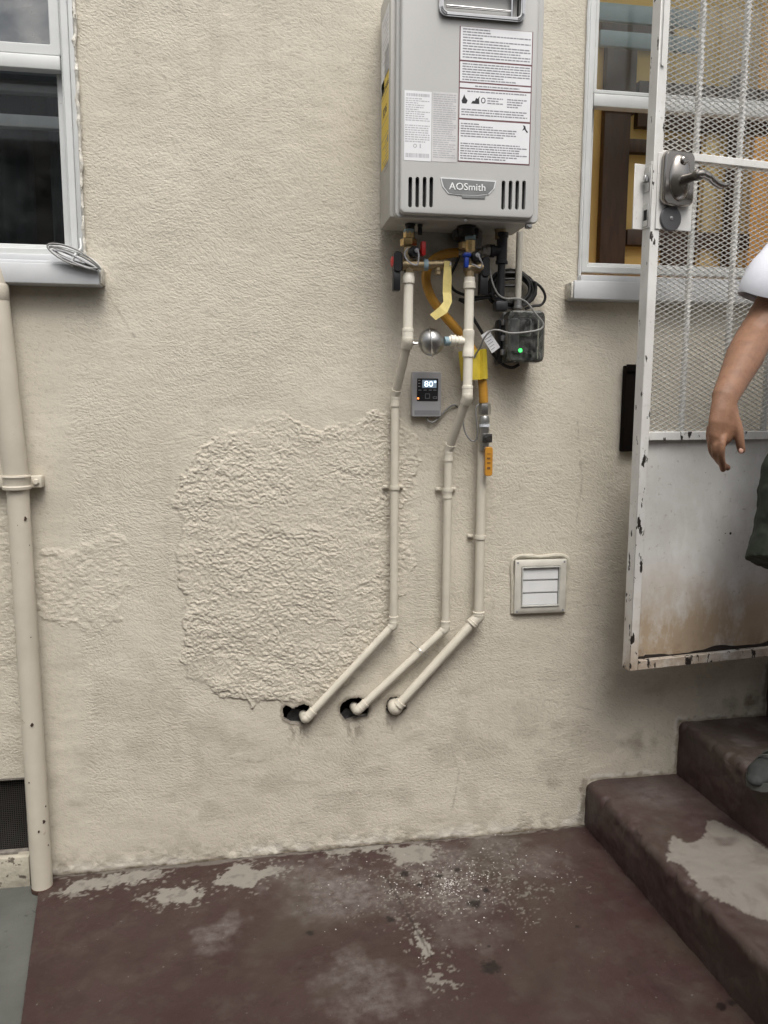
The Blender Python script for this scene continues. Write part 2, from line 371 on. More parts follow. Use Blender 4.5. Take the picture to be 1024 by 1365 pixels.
def floor_mat(name='maroon painted concrete'):
    m = bpy.data.materials.new(name); m.use_nodes = True; t = m.node_tree; p = t.nodes['Principled BSDF']; L = t.links.new
    tc = nd(t, 'ShaderNodeTexCoord')
    def noise(s, d=6., r=.6, dist=0.):
        n = nd(t, 'ShaderNodeTexNoise', Scale=s, Detail=d, Roughness=r, Distortion=dist); L(tc.outputs['Object'], n.inputs['Vector']); return n.outputs[0]
    def rng_(v, a, b, c=0., d=1.):
        n = nd(t, 'ShaderNodeMapRange'); n.inputs[1].default_value = a; n.inputs[2].default_value = b; n.inputs[3].default_value = c; n.inputs[4].default_value = d; L(v, n.inputs[0]); return n.outputs[0]
    def mul(a, b):
        n = nd(t, 'ShaderNodeMath', operation='MULTIPLY'); L(a, n.inputs[0])
        if isinstance(b, float): n.inputs[1].default_value = b
        else: L(b, n.inputs[1])
        return n.outputs[0]
    def over(base, col, fac):
        n = nd(t, 'ShaderNodeMix', data_type='RGBA')
        if isinstance(base, tuple): n.inputs[6].default_value = (*base, 1)
        else: L(base, n.inputs[6])
        n.inputs[7].default_value = (*col, 1); L(fac, n.inputs[0]); return n.outputs[2]
    A = lambda s: nd(t, 'ShaderNodeAttribute', attribute_name=s).outputs['Fac']
    c = over((.0355, .0172, .0160), (.0505, .0300, .0272), rng_(noise(3.2, 6), .35, .68))
    c = over(c, (.066, .052, .043), mul(rng_(noise(14, 8, .7), .50, .68), .55))      # dusty scuffs
    c = over(c, (.030, .017, .016), mul(rng_(noise(6, 5, .6, .6), .58, .72), .6))
    c = over(c, (.10, .09, .085), mul(rng_(noise(120, 3, .7), .64, .74), .5))       # fine grit
    c = over(c, (.095, .078, .070), mul(rng_(noise(34, 8, .75, .4), .60, .72), .35))
    c = over(c, (.16, .14, .125), mul(rng_(noise(75, 2, .5), .735, .76), .7))
    c = over(c, (.052, .040, .030), mul(rng_(noise(2.1, 5, .6, .5), .50, .64), .7))
    c = over(c, (.026, .014, .013), mul(rng_(noise(22, 7, .7, .3), .60, .70), .6))
    c = over(c, (.17, .150, .142), mul(A('dust'), rng_(noise(40, 6, .7), .25, .7)))
    c = over(c, (.215, .20, .175), A('bare'))
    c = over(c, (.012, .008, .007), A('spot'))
    L(c, p.inputs['Base Color'])
    L(rng_(noise(9, 6), .3, .7, .30, .62), p.inputs['Roughness']); p.inputs['Specular IOR Level'].default_value = .4
    b = nd(t, 'ShaderNodeBump', Strength=.5, Distance=.002); L(noise(70, 8, .7), b.inputs['Height']); L(b.outputs[0], p.inputs['Normal'])
    return m
M_floor = floor_mat()

# ------------------------------------------------------------------ grids
def grid_mesh(name, A, Bc, fpos, attrs, keep=None):
    nx, nz = len(A), len(Bc); XX, ZZ = np.meshgrid(A, Bc, indexing='ij')
    co = fpos(XX, ZZ).reshape(-1, 3)
    i = np.arange((nx-1)*(nz-1)); ix = i//(nz-1); iz = i % (nz-1); v = ix*nz+iz
    F = np.stack([v, v+nz, v+nz+1, v+1], 1)
    if keep is not None: F = F[keep((XX[:-1, :-1]+XX[1:, 1:])/2, (ZZ[:-1, :-1]+ZZ[1:, 1:])/2).reshape(-1)]
    me = bpy.data.meshes.new(name); me.vertices.add(len(co)); me.vertices.foreach_set('co', co.astype(np.float32).ravel())
    me.loops.add(F.size); me.loops.foreach_set('vertex_index', F.astype(np.int32).ravel())
    me.polygons.add(len(F)); me.polygons.foreach_set('loop_start', np.arange(0, F.size, 4, dtype=np.int32))
    me.update(calc_edges=True); me.polygons.foreach_set('use_smooth', np.ones(len(F), bool))
    for k, a in attrs(XX, ZZ).items():
        at = me.attributes.new(k, 'FLOAT', 'POINT'); at.data.foreach_set('value', np.clip(a, 0, 1).astype(np.float32).ravel())
    return me
def lines(coarse0, a, b, step, coarse1, snaps=()):
    L = np.arange(a, b+step/2, step)
    for s in snaps:
        if a < s < b: L[np.argmin(abs(L-s))] = s
    return np.concatenate([np.array([c for c in coarse0 if c < a]), L, np.array([c for c in coarse1 if c > L[-1]])])

# openings in the wall: x0,x1,z0,z1
WL = (-1.28, W(100, 200).x, W(50, 352).z, 2.86)                 # left window
WR = (W(778, 200).x, 1.66, W(800, 374).z, 2.86)                 # right window
FV = (-1.02, W(38, 1090).x, W(20, 1136).z, W(20, 1037).z)       # foundation vent
DW_ = (1.98, 2.90, .53, 2.62)                                   # doorway
OPEN = [WL, WR, FV, DW_]
HOLES = [[(376, 946), (381, 940), (391, 944), (405, 938), (412, 941), (418, 952), (414, 962), (402, 965), (388, 964), (378, 958)],
         [(453, 941), (459, 935), (466, 931), (478, 930), (488, 934), (492, 946), (489, 955), (475, 957), (462, 962), (454, 952)],
         [(516, 934), (520, 929), (529, 928), (538, 934), (541, 944), (535, 951), (522, 953), (515, 947)]]
HW = [[(W(*p).x, W(*p).z) for p in h] for h in HOLES]
PATCH = [(318, 563), (345, 553), (400, 562), (440, 570), (470, 556), (500, 548), (525, 560), (548, 575), (557, 610), (560, 660), (556, 700), (545, 760), (525, 815), (510, 850), (490, 885), (468, 905), (440, 925), (400, 938), (370, 937), (345, 942), (315, 935), (280, 915), (255, 905), (242, 880), (243, 850), (247, 800), (243, 750), (243, 700), (238, 655), (260, 620), (262, 595), (290, 578)]
PATCH2 = [(30, 745), (70, 730), (110, 715), (165, 700), (178, 740), (172, 790), (165, 825), (120, 842), (60, 832), (30, 836)]
PATCH3 = [(-60, 700), (22, 690), (26, 880), (-60, 900)]
PW = [[(W(*p).x, W(*p).z) for p in q] for q in (PATCH, PATCH2, PATCH3)]
def pmask(X, Z):
    n = (fbm(X/.035, Z/.035, 4, 5)-.5)*.05 + (fbm(X/.12, Z/.12, 2, 8)-.5)*.04
    sdp = polysd(X, Z, PW[0])+n; soft = .004+.022*sst(.40, .62, fbm(X/.10, Z/.10, 2, 63)); a = sst(-soft*.6, soft, sdp)
    a = a*(1-.35*sst(W(515, 700).x, W(570, 700).x, X+n*2))          # right side fades
    b = sst(-.012, .012, polysd(X, Z, PW[1])+n*1.5)*.75*sst(.30, .55, fbm(X/.04, Z/.04, 3, 31)+.12)
    c = sst(-.012, .012, polysd(X, Z, PW[2])+n)*.8
    return a, np.maximum(b, c)
def wall_h(X, Z):
    a, b = pmask(X, Z)
    h = (fbm(X/.25, Z/.25, 3, 1)-.5)*.007 + (fbm(X/.045, Z/.03, 3, 2)-.5)*.0016
    ca, sa = math.cos(-.38), math.sin(-.38); xr = X*ca+Z*sa; zr = -X*sa+Z*ca
    wx = xr+.008*fbm(X/.016, Z/.016, 2, 44); wz = zr+.008*fbm(X/.016, Z/.016, 2, 45)
    n1 = vn(wx/.0092, wz/.0066, 11); n2 = vn(wx/.0060, wz/.0042, 12); n3 = vn(wx/.034, wz/.024, 13)
    lump = sst(.36, .60, n1)*.0018 + sst(.36, .60, n2)*.0018 + sst(.44, .54, n3)*.0012
    calm = sst(.30, .52, fbm(X/.11, Z/.09, 3, 21))
    h = h + a*(.0010 + lump*.80*(.50+.50*calm)) + b*(.0003+lump*.55)
    # flat vertical brushed band beside the downspout
    return h
def wall_pos(X, Z):
    h = wall_h(X, Z)
    near = np.zeros_like(X)
    for (x0, x1, z0, z1) in OPEN:
        dx = np.maximum(np.maximum(x0-X, X-x1), 0); dz = np.maximum(np.maximum(z0-Z, Z-z1), 0); near = np.maximum(near, 1-sst(0, .03, np.hypot(dx, dz)))
    h = h*(1-near)
    base = sst(.05, 0, Z)*(fbm(X/.03, Z/.02, 3, 71)-.4)*.008          # ragged foot of the wall
    return np.stack([X, -(h+np.where(Z > -.01, base, 0)), Z], -1)
HALO = [(848, 992, .06, .55), (735, 1045, .035, .35), (660, 1075, .03, .25), (975, 940, .05, .45), (1005, 935, .04, .7), (90, 1158, .03, .6), (150, 1150, .02, .3)]
def gz(X): return -.005+.0115*X
def steppath(X, Z):
    P = [(1.03, 0), (1.035, .163), (1.355, .163), (1.357, .344), (1.665, .344), (1.667, .52), (3.0, .52)]; d = np.full(X.shape, 9.)
    for (ax, ay), (bx_, by_) in zip(P[:-1], P[1:]):
        ex, ey = bx_-ax, by_-ay; t = np.clip(((X-ax)*ex+(Z-ay)*ey)/(ex*ex+ey*ey), 0, 1); d = np.minimum(d, np.hypot(X-ax-t*ex, Z-ay-t*ey))
    return d
def wall_attr(X, Z):
    a, b = pmask(X, Z)
    tone = np.zeros_like(X)
    for px, py, r, s in HALO:
        p = W(px, py); d = np.hypot((X-p.x)/1.5, Z-p.z)
        tone = np.maximum(tone, s*sst(r, 0, d+(fbm(X/.03, Z/.03, 3, 9)-.5)*.05))
    for h in HW:                                                      # grey drips and broken rims at the holes
        sdv = polysd(X, Z, h); cx = sum(p[0] for p in h)/len(h); cz = min(p[1] for p in h)
        tone = np.maximum(tone, .55*sst(-.012, -.001, sdv+(fbm(X/.01, Z/.01, 3, 4)-.5)*.012))
        dr = sst(.045, .01, abs(X-cx))*sst(-.10, -.01, Z-cz)*(Z < cz+.01)
        tone = np.maximum(tone, .5*dr*sst(.45, .62, fbm(X/.012, Z/.03, 3, 6)))
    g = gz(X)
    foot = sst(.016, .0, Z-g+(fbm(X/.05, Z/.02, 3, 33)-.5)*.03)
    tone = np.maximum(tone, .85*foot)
    low = sst(.55, .0, Z)*.10*fbm(X/.2, Z/.1, 4, 17)
    # grime along the steps
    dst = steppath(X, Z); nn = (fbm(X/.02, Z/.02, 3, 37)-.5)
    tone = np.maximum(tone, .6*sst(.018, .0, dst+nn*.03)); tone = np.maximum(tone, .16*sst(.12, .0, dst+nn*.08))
    ed = sst(.008, .0, np.abs(polysd(X, Z, PW[0])+(fbm(X/.035, Z/.035, 4, 5)-.5)*.05+(fbm(X/.12, Z/.12, 2, 8)-.5)*.04))*sst(W(560, 700).x, W(460, 700).x, X)*.22  # shade of the raised patch edge put into the tone
    tone = np.maximum(tone, ed)
    # cracks at window corner and beside the sill
    ck = [W(138, 385), W(150, 402), W(165, 425), W(180, 450)]
    for q in range(3):
        p0, p1 = ck[q], ck[q+1]; e = p1-p0; tt = np.clip(((X-p0.x)*e.x+(Z-p0.z)*e.z)/(e.x**2+e.z**2), 0, 1)
        d = np.hypot(X-p0.x-tt*e.x, Z-p0.z-tt*e.z)+(fbm(X/.01, Z/.01, 2, 3)-.5)*.006; tone = np.maximum(tone, .3*sst(.004, .001, d))
    sh = sst(.10, 0, np.maximum(W(20, 380).z-Z, 0))*sst(W(145, 380).x, W(120, 380).x, X)*(Z < W(20, 380).z)*.22      # darker band under the left sill, fading downward
    tone = np.maximum(tone, sh*fbm(X/.03, Z/.10, 3, 55)*1.4)
    stk = sst(.52, .75, fbm(X/.018, Z/.55, 4, 91))*sst(.45, .65, fbm(X/.3, Z/.4, 3, 92))*.07
    tone = np.maximum(tone, stk)
    tone = np.maximum(tone, .16*sst(.52, .70, fbm(X/.09, Z/.07, 5, 93))*sst(1.1, .3, Z))
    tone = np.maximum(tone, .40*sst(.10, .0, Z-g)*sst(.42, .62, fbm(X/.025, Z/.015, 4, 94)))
    for ln in ([(700, 930), (735, 934), (790, 946)], [(770, 560), (776, 640), (768, 700)], [(180, 70), (196, 84), (215, 96), (228, 118)], [(600, 990), (612, 1030), (604, 1075)], [(300, 1010), (340, 1016), (372, 1010)]):
        for q0, q1 in zip(ln[:-1], ln[1:]):
            p0, p1 = W(*q0), W(*q1); e = p1-p0; tt = np.clip(((X-p0.x)*e.x+(Z-p0.z)*e.z)/(e.x**2+e.z**2), 0, 1)
            tone = np.maximum(tone, .30*sst(.0035, .0005, np.hypot(X-p0.x-tt*e.x, Z-p0.z-tt*e.z)+(fbm(X/.012, Z/.012, 3, 3)-.5)*.010))
    pale = .40*sst(.045, .015, Z-g+(fbm(X/.06, Z/.03, 4, 35)-.5)*.05)*sst(.002, .014, Z-g+(fbm(X/.03, Z/.02, 3, 36)-.5)*.02)*sst(.35, .6, fbm(X/.08, Z/.2, 3, 38))
    pale = np.maximum(pale, .55*sst(.024, .012, dst+nn*.02)*sst(.003, .010, dst)*sst(.45, .6, fbm(X/.05, Z/.05, 3, 39)))
    flat = 1-.75*sst(.085, .05, np.abs(X-(W(65, 700).x)))
    flat = flat*(1-.6*sst(W(560, 700).x, W(740, 700).x, X)*sst(1.3, .9, Z)*0)
    flat = flat*(1-.35*sst(.25, .05, Z))
    return dict(patch=np.maximum(a, b), tone=tone+low, pale=pale, flat=flat)
def wall_keep(X, Z):
    k = np.ones(X.shape, bool)
    for (x0, x1, z0, z1) in OPEN: k &= ~((X > x0) & (X < x1) & (Z > z0) & (Z < z1))
    for h in HW: k &= polysd(X, Z, h)+(fbm(X/.012, Z/.012, 2, 66)-.5)*.006 < 0
    return k
def dens(L, a, b, step):
    return np.concatenate([L[L < a], np.arange(a, b, step), L[L > b]])
xs = lines([-4, -2.5, -1.28, -1.02], -.80, 1.80, .0034, [1.98, 2.9, 4.0, 5.5], [q for o in OPEN for q in o[:2]])
zs = lines([-.4, -.12], -.06, 2.56, .0034, [2.62, 2.86, 3.3], [q for o in OPEN for q in o[2:]])
house = thing('house', (0, .15, 0), 'cream stucco house with white framed windows and a roughly patched wall', 'house')
xs = dens(xs, -.27, .43, .0019); zs = dens(zs, .47, 1.40, .0019)
wall = mobj('stucco_wall', grid_mesh('stucco_wall', xs, zs, wall_pos, wall_attr, wall_keep), M_stucco, house, smooth=0)

# broken rims + cavities behind the pipe holes
for h in HW:
    bm = B(); n = len(h); cx = sum(p[0] for p in h)/n; cz = sum(p[1] for p in h)/n
    rings = []
    for y, s in ((-.001, 1.10), (.012, 1.02), (.03, 1.10), (.034, 1.35)):
        rings.append([bm.verts.new((cx+(p[0]-cx)*s+random.uniform(-.001, .001), y, cz+(p[1]-cz)*s+random.uniform(-.001, .001))) for p in h])
    for i in range(3):
        for k in range(n): bm.faces.new((rings[i][k], rings[i+1][k], rings[i+1][(k+1) % n], rings[i][(k+1) % n]))
    obj('hole_rim', bm, M_cement, house)
bm = B(); x0, z0 = W(365, 975).x, W(365, 975).z; x1, z1 = W(550, 915).x, W(550, 915).z
box(bm, x0, x1, .06, .30, z0, z1)
bmesh.ops.delete(bm, geom=[f for f in bm.faces if f.calc_center_median().y < .07], context='FACES')
obj('wall_cavity', bm, M_dark, house, smooth=0)
bm = B()                                                                 # lath paper hanging in the cavity
for px, dx in ((392, .010), (462, .012)):
    p = W(px, 952, -.05); prism(bm, [(p.x-.03, p.z-.03), (p.x+.025, p.z-.028), (p.x+.02, p.z+.016), (p.x-.005, p.z+.022), (p.x-.02, p.z+.004)], .042, .046)
obj('torn_lath_paper', bm, mat('black paper', (.07, .07, .07), .7, 0, .6, 60), house)

# foundation vent with wire screen
x0, x1, z0, z1 = FV
bm = B(); box(bm, x0, x1, .02, .3, z0, z1); bmesh.ops.delete(bm, geom=[f for f in bm.faces if f.calc_center_median().y < .021], context='FACES')
fv = obj('foundation_vent', bm, M_dark, house, smooth=0)
bm = B(); s = .006
x = x0
while x < x1: box(bm, x-.0006, x+.0006, .018, .0195, z0, z1); x += s
z = z0
while z < z1: box(bm, x0, x1, .0197, .021, z-.0006, z+.0006); z += s
o = obj('wire_screen', bm, mat('rusty screen', (.05, .045, .04), .7), fv, smooth=0)
bm = B(); box(bm, x0, x1, 0, .02, z0-.006, z0); box(bm, x1-.005, x1, 0, .02, z0, z1); box(bm, x0, x1-.005, 0, .02, z1-.006, z1)
obj('vent_reveal', bm, M_cement, fv, smooth=0)
# ragged cement curb below the vent
bm = B(); c0 = W(0, 1178).z
box(bm, -1.3, W(42, 1150).x, -.022, -.002, -.06, W(20, 1138).z, .004)
obj('cement_curb', bm, mat('grimy cement', (.40, .37, .30), .9, 0, .25, 12, .8, 60, spots=[((.12, .10, .08), 25, .60)], bd=.004), house)

# ------------------------------------------------------------------ windows
def frame_rect(bm, x0, x1, z0, z1, wd, y0, y1, bev=.002):
    """mitred rectangular frame built as one ring"""
    o = [(x0, z0), (x1, z0), (x1, z1), (x0, z1)]; i = [(x0+wd, z0+wd), (x1-wd, z0+wd), (x1-wd, z1-wd), (x0+wd, z1-wd)]
    t = bmesh.new(); ringprism(t, o, i, y0, y1); bmesh.ops.recalc_face_normals(t, faces=t.faces)
    if bev: bmesh.ops.bevel(t, geom=t.edges[:], offset=bev, segments=1, affect='EDGES')
    join(bm, t)
def window(x0, x1, z0, z1, zmid, label, side):
    sw = .026 if side == 'L' else .011
    b = B(); frame_rect(b, x0+.001, x1-.001, z0+.001, z1-.001, .018, -.012, .075)
    frame_rect(b, x0+.019, x1-.019, z0+.019, z1-.019, .008, .012, .07, .001)
    wn = obj('window', b, M_vinyl, house, smooth=30); wn['label'] = label
    b = B(); frame_rect(b, x0+.026, x1-.026, zmid+.002, z1-.026, sw, .008, .034)
    box(b, x0+.028, x1-.028, .004, .036, zmid-.034, zmid, .002)
    us = obj('upper_sash', b, M_vinyl, wn, smooth=30)
    b = B(); frame_rect(b, x0+.03, x1-.03, z0+.022, zmid-.006, .016, .040, .060)
    obj('lower_sash', b, M_vinyl, wn, smooth=30)
    b = B(); box(b, x0+.026+sw, x1-.026-sw, .020, .024, zmid+.002+sw, z1-.026-sw); obj('upper_pane', b, M_pane2 if side == 'L' else M_pane, wn, smooth=0)
    return wn
# left
x0, x1, z0, z1 = WL
zmL = W(40, 71).z
wl = window(x0, x1, z0+.02, z1, zmL, 'white vinyl window with dark lower opening, beside the downspout', 'L')
b = B(); zr = W(30, 150).z
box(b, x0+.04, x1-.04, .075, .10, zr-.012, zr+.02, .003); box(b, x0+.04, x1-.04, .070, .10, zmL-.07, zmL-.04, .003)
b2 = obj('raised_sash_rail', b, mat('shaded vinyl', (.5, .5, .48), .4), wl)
b = B(); box(b, x0+.045, x1-.046, .062, .066, z0+.05, zmL-.03); obj('lower_pane', b, M_panedark, wl, smooth=0)
# casing strip with cracked caulk between frame and stucco
b = B(); box(b, x1, W(106, 200).x+.001, -.014, .01, z0+.035, z1, .003)
xc = W(107, 200).x
obj('side_casing', b, M_vinyl, wl)
b = B(); P = []; k = 0; z = z0+.02
while z < z1:
    P.append(((xc+random.uniform(-.002, .004)), -.009+random.uniform(-.003, .003), z)); z += .018
loft(b, P, [random.uniform(.003, .0065) for _ in P], 7); obj('cracked_caulk', b, M_caulk, wl, smooth=0)
# sill, stepped
xs1 = W(137, 365).x
b = B(); zt = W(60, 352, .05).z; zb = W(137, 380, .05).z
box(b, x0-.05, xs1, -.055, .03, zb, zt+.001, .0025); box(b, x0-.04, xs1-.016, -.036, .03, zt+.001, zt+.012, .002); box(b, x0-.03, x1+.002, -.02, .03, zt+.012, zt+.030, .002)
obj('window_sill', b, M_vinyl_sill, wl)
b = B(); box(b, xs1+.0005, xs1+.006, -.05, .0, zb+.004, zt-.002, .002); obj('sill_end_caulk', b, M_caulk, wl)
# room behind
b = B(); box(b, x0-.3, x1+.25, .12, 1.6, z0-.6, z1+.2); bmesh.ops.delete(b, geom=[f for f in b.faces if f.calc_center_median().y < .13], context='FACES')
obj('dark_room', b, M_room, house, smooth=0)
def curtain(x0, x1, y, z0, z1, m, amp=.02, wl_=.09, parent=None, name='curtain'):
    b = B(); n = int((x1-x0)/.008); c = []
    for i in range(n+1):
        x = x0+(x1-x0)*i/n; yy = y+amp*math.sin(x/wl_*6.28)+amp*.4*math.sin(x/wl_*2.7*6.28+1)
        c.append((b.verts.new((x, yy, z0)), b.verts.new((x, yy*1.0, z1))))
    for i in range(n): b.faces.new((c[i][0], c[i+1][0], c[i+1][1], c[i][1]))
    o = obj(name, b, m, parent, smooth=60); mo = o.modifiers.new('s', 'SOLIDIFY'); mo.thickness = .002; return o
curtain(x0+.02, x1-.16, .20, z0-.1, zmL+.05, M_curt, .018, .13, house)
curtain(x1-.105, x1+.02, .17, z0-.1, zmL+.05, M_curt, .016, .10, house)
curtain(x0+.0, x1+.05, .13, zmL-.02, z1, M_curtp, .004, .30, house, 'blind')
# right
x0, x1, z0, z1 = WR
zmR = W(800, 124).z
wr = window(x0, x1, z0+.02, z1, zmR, 'white vinyl window with ochre and brown interior, behind the security door', 'R')
xl = W(756, 385).x; b = B(); zt = W(800, 375, .05).z; zb = W(757, 398, .05).z
box(b, xl, x1+.06, -.055, .03, zb, zt, .0025); box(b, xl+.03, x1+.04, -.030, .03, zt, zt+.021, .002)
obj('window_sill', b, M_vinyl_sill, wr)
b = B(); box(b, xl-.007, xl-.0005, -.05, .0, zb+.003, zt-.003, .002); obj('sill_end_caulk', b, M_caulk, wr)
b = B(); P = []; z = z0+.01
while z < z1: P.append((x0-.002+random.uniform(-.001, .001), -.006, z)); z += .03
loft(b, P, .005, 7); obj('caulk_bead', b, M_vinyl, wr)
# the room seen through it: ochre panel set close behind to catch daylight, dark timber, rails of a blind
b = B(); box(b, x0-.5, x1+.4, .14, 1.5, z0-.8, z1+.3); bmesh.ops.delete(b, geom=[f for f in b.faces if f.calc_center_median().y < .15 or f.calc_center_median().z > z1+.2], context='FACES')  # ceiling left off so sky light falls into the room
obj('open_top_room', b, M_ochre, house, smooth=0)
D = .26
def ip(px, py): return W(px, py, -D)
b = B()
def ibox(bm, a, c, y0=.0, th=.03):
    p, q = ip(a[0], c[1]), ip(c[0], a[1]); box(bm, p.x, q.x, D+y0, D+y0+th, p.z, q.z, .002)
ibox(b, (770, -60), (1030, 362), .03); obj('ochre_panel', b, M_ochre, house)
b = B(); ibox(b, (798, 150), (841, 362), -.004); ibox(b, (806, 55), (850, 150), -.006)
ibox(b, (836, 188), (900, 202), 0); ibox(b, (836, 312), (1000, 326), 0); ibox(b, (884, 188), (935, 362), -.004); ibox(b, (965, 100), (992, 362), -.003)
ibox(b, (850, 120), (1030, 168), 0); ibox(b, (803, 30), (900, 56), 0)
obj('dark_timber_frame', b, M_brown, house)
b = B(); ibox(b, (936, 170), (964, 360), .02); ibox(b, (993, 170), (1002, 360), .02); obj('ochre_curtain', b, M_ochre2, house)
b = B()
for a, c in (((797, 14), (872, 26)), ((800, 50), (872, 60))):
    p, q = W(a[0], c[1], -.06), W(c[0]+60, a[1], -.06); box(b, p.x, q.x, .06, .075, p.z, q.z, .002)
obj('blind_rail', b, M_rail, wr)
# doorway
x0, x1, z0, z1 = DW_
b = B(); frame_rect(b, x0, x1, z0, z1, .05, -.03, .10); obj('doorway_frame', b, M_vinyl, house)
b = B(); box(b, x0+.05, x1-.05, .05, .09, z0+.05, z1-.05, .003); obj('inner_door', b, M_brown, house)

# ------------------------------------------------------------------ ground
STAIN = []
def GP(l, z=0): return [(G(x, y, z).x, G(x, y, z).y) for x, y in l]
BARE = [GP(l) for l in ([(198, 1193), (212, 1184), (232, 1178), (258, 1181), (277, 1189), (262, 1196), (240, 1201), (216, 1201)],
                        [(288, 1176), (310, 1150), (333, 1150), (345, 1161), (365, 1153), (384, 1153), (378, 1162), (345, 1168), (335, 1182), (303, 1179)],
                        [(84, 1186), (104, 1168), (170, 1160), (216, 1157), (210, 1168), (150, 1176), (110, 1184)],
                        [(515, 1131), (560, 1124), (582, 1130), (575, 1146), (530, 1152)],
                        [(552, 1238), (560, 1240), (577, 1272), (568, 1277), (556, 1258)], [(585, 1300), (590, 1298), (596, 1312), (590, 1312)],
                        [(430, 1128), (512, 1122), (512, 1130), (440, 1140)])]
DUST = [(385, 1165, .10, .5), (455, 1190, .16, .9), (425, 1170, .12, .7), (500, 1205, .11, .5), (290, 1240, .07, .65), (310, 1228, .05, .5), (470, 1295, .10, .7), (500, 1330, .11, .6), (590, 1150, .14, .7), (650, 1130, .12, .6), (700, 1150, .12, .5), (600, 1200, .14, .5), (120, 1150, .1, .2), (620, 1240, .10, .35)]
SPOT = [(413, 1242, .010), (655, 1290, .024), (632, 1205, .020), (520, 1226, .014), (560, 1180, .008), (648, 1188, .010), (652, 1262, .005), (975, 1340, .010), (961, 1345, .012), (770, 1238, .006), (585, 1168, .012), (400, 1290, .004), (540, 1165, .014), (610, 1160, .010)]
def floor_attr_fn(bare, dust, spot, z=0, amp=1.):
    def f(X, Y):
        n = (fbm(X/.03, Y/.03, 4, 15)-.5)*.040*amp+(fbm(X/.009, Y/.009, 3, 16)-.5)*.026; near_ = np.zeros_like(X)-9; v = np.zeros_like(X); b = np.zeros_like(X); d = np.zeros_like(X); s = np.zeros_like(X)
        for q in bare:
            sdq = polysd(X, Y, q); near_ = np.maximum(near_, sdq); b = np.maximum(b, sst(-.0015, .0015, sdq+n))
        b = b*(1-.35*sst(.55, .75, fbm(X/.02, Y/.02, 4, 19)))
        b = np.maximum(b, .65*sst(.63, .68, fbm(X/.012, Y/.012, 3, 18)-.17+.20*sst(-.07, -.005, near_))*sst(-.08, -.03, near_))        # satellites of flaked paint
        b = b*(1-.0*n)
        b = np.maximum(b, sst(.0, .004, gz(X)*0+Y+.016+(fbm(X/.04, Y/.01, 3, 27)-.52)*.04)*.5)       # scraped strip at the wall foot
        for px, py, r, k in dust:
            g = G(px, py, z); d = np.maximum(d, k*sst(r, r*.2, np.hypot((X-g.x)/1.3, Y-g.y)+(fbm(X/.04, Y/.04, 4, 25)-.5)*.12))
        for px, py, r in spot:
            g = G(px, py, z); r = r*1.25; s = np.maximum(s, .95*sst(r, r*.5, np.hypot(X-g.x, Y-g.y)+(fbm(X/.008, Y/.008, 3, 65)-.5)*r*.9))
        ln = [G(512, 1165), G(575, 1275)]; e = ln[1]-ln[0]; tt = np.clip(((X-ln[0].x)*e.x+(Y-ln[0].y)*e.y)/(e.x**2+e.y**2), 0, 1); dl = np.hypot(X-ln[0].x-tt*e.x, Y-ln[0].y-tt*e.y)
        s = np.maximum(s, .6*sst(.004, .001, dl+(fbm(X/.02, Y/.02, 3, 41)-.5)*.008)*(z == 0))
        # flecks of plaster scattered round the working spot
        g = G(600, 1180, z); dd = np.hypot((X-g.x)/1.5, Y-g.y); dens = sst(.30, .02, dd)
        fl = sst(.70, .76, vn(X/.006, Y/.006, 77)*.6+vn(X/.03, Y/.03, 78)*.25*1+dens*.22)*(dens > .02)
        b = np.maximum(b, fl*.5)
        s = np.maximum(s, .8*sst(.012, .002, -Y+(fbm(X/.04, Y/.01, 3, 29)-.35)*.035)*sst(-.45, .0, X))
        return dict(bare=b, dust=d, spot=s)
    return f
def LX(y): # left border of the maroon slab
    a, c = G(48, 1203), G(26, 1365); return a.x+(y-a.y)*(c.x-a.x)/(c.y-a.y)
def floor_pos(U, Y):    # U 0..1 from slanting left border to the step
    pass
fx = lines([], -.66, 1.12, .0042, [2.0, 4.0]); fy = lines([-8, -5, -3.2, -2.2, -1.5], -1.05, .04, .0042, [])
def fpos(X, Y):
    lim = LX(Y); Xc = np.maximum(X, lim+.002*(fbm(Y/.01, Y*0, 3, 3)))
    return np.stack([Xc, Y, gz(Xc)+(fbm(X/.3, Y/.3, 3, 51)-.5)*.006+(fbm(X/.02, Y/.02, 2, 52)-.5)*.0008], -1)
floor = mobj('floor', grid_mesh('floor', fx, fy, fpos, floor_attr_fn(BARE, DUST, SPOT), lambda X, Y: X > LX(Y)-.003), M_floor, smooth=0); floor['kind'] = 'structure'
M_conc = mat('grey concrete', (.085, .087, .078), .8, 0, .22, 7, .6, 90, spots=[((.05, .05, .045), 18, .62)], bd=.002)
b = B(); box(b, -6, 6, -9, .05, -.20, -.024, 0); o = obj('concrete_path', b, M_conc, smooth=0); o['kind'] = 'structure'
b = B(); box(b, -60, 60, -60, 60, -.5, -.21); o = obj('ground', b, mat('bare earth', (.16, .13, .10), .95, 0, .3, 2), smooth=0); o['kind'] = 'structure'

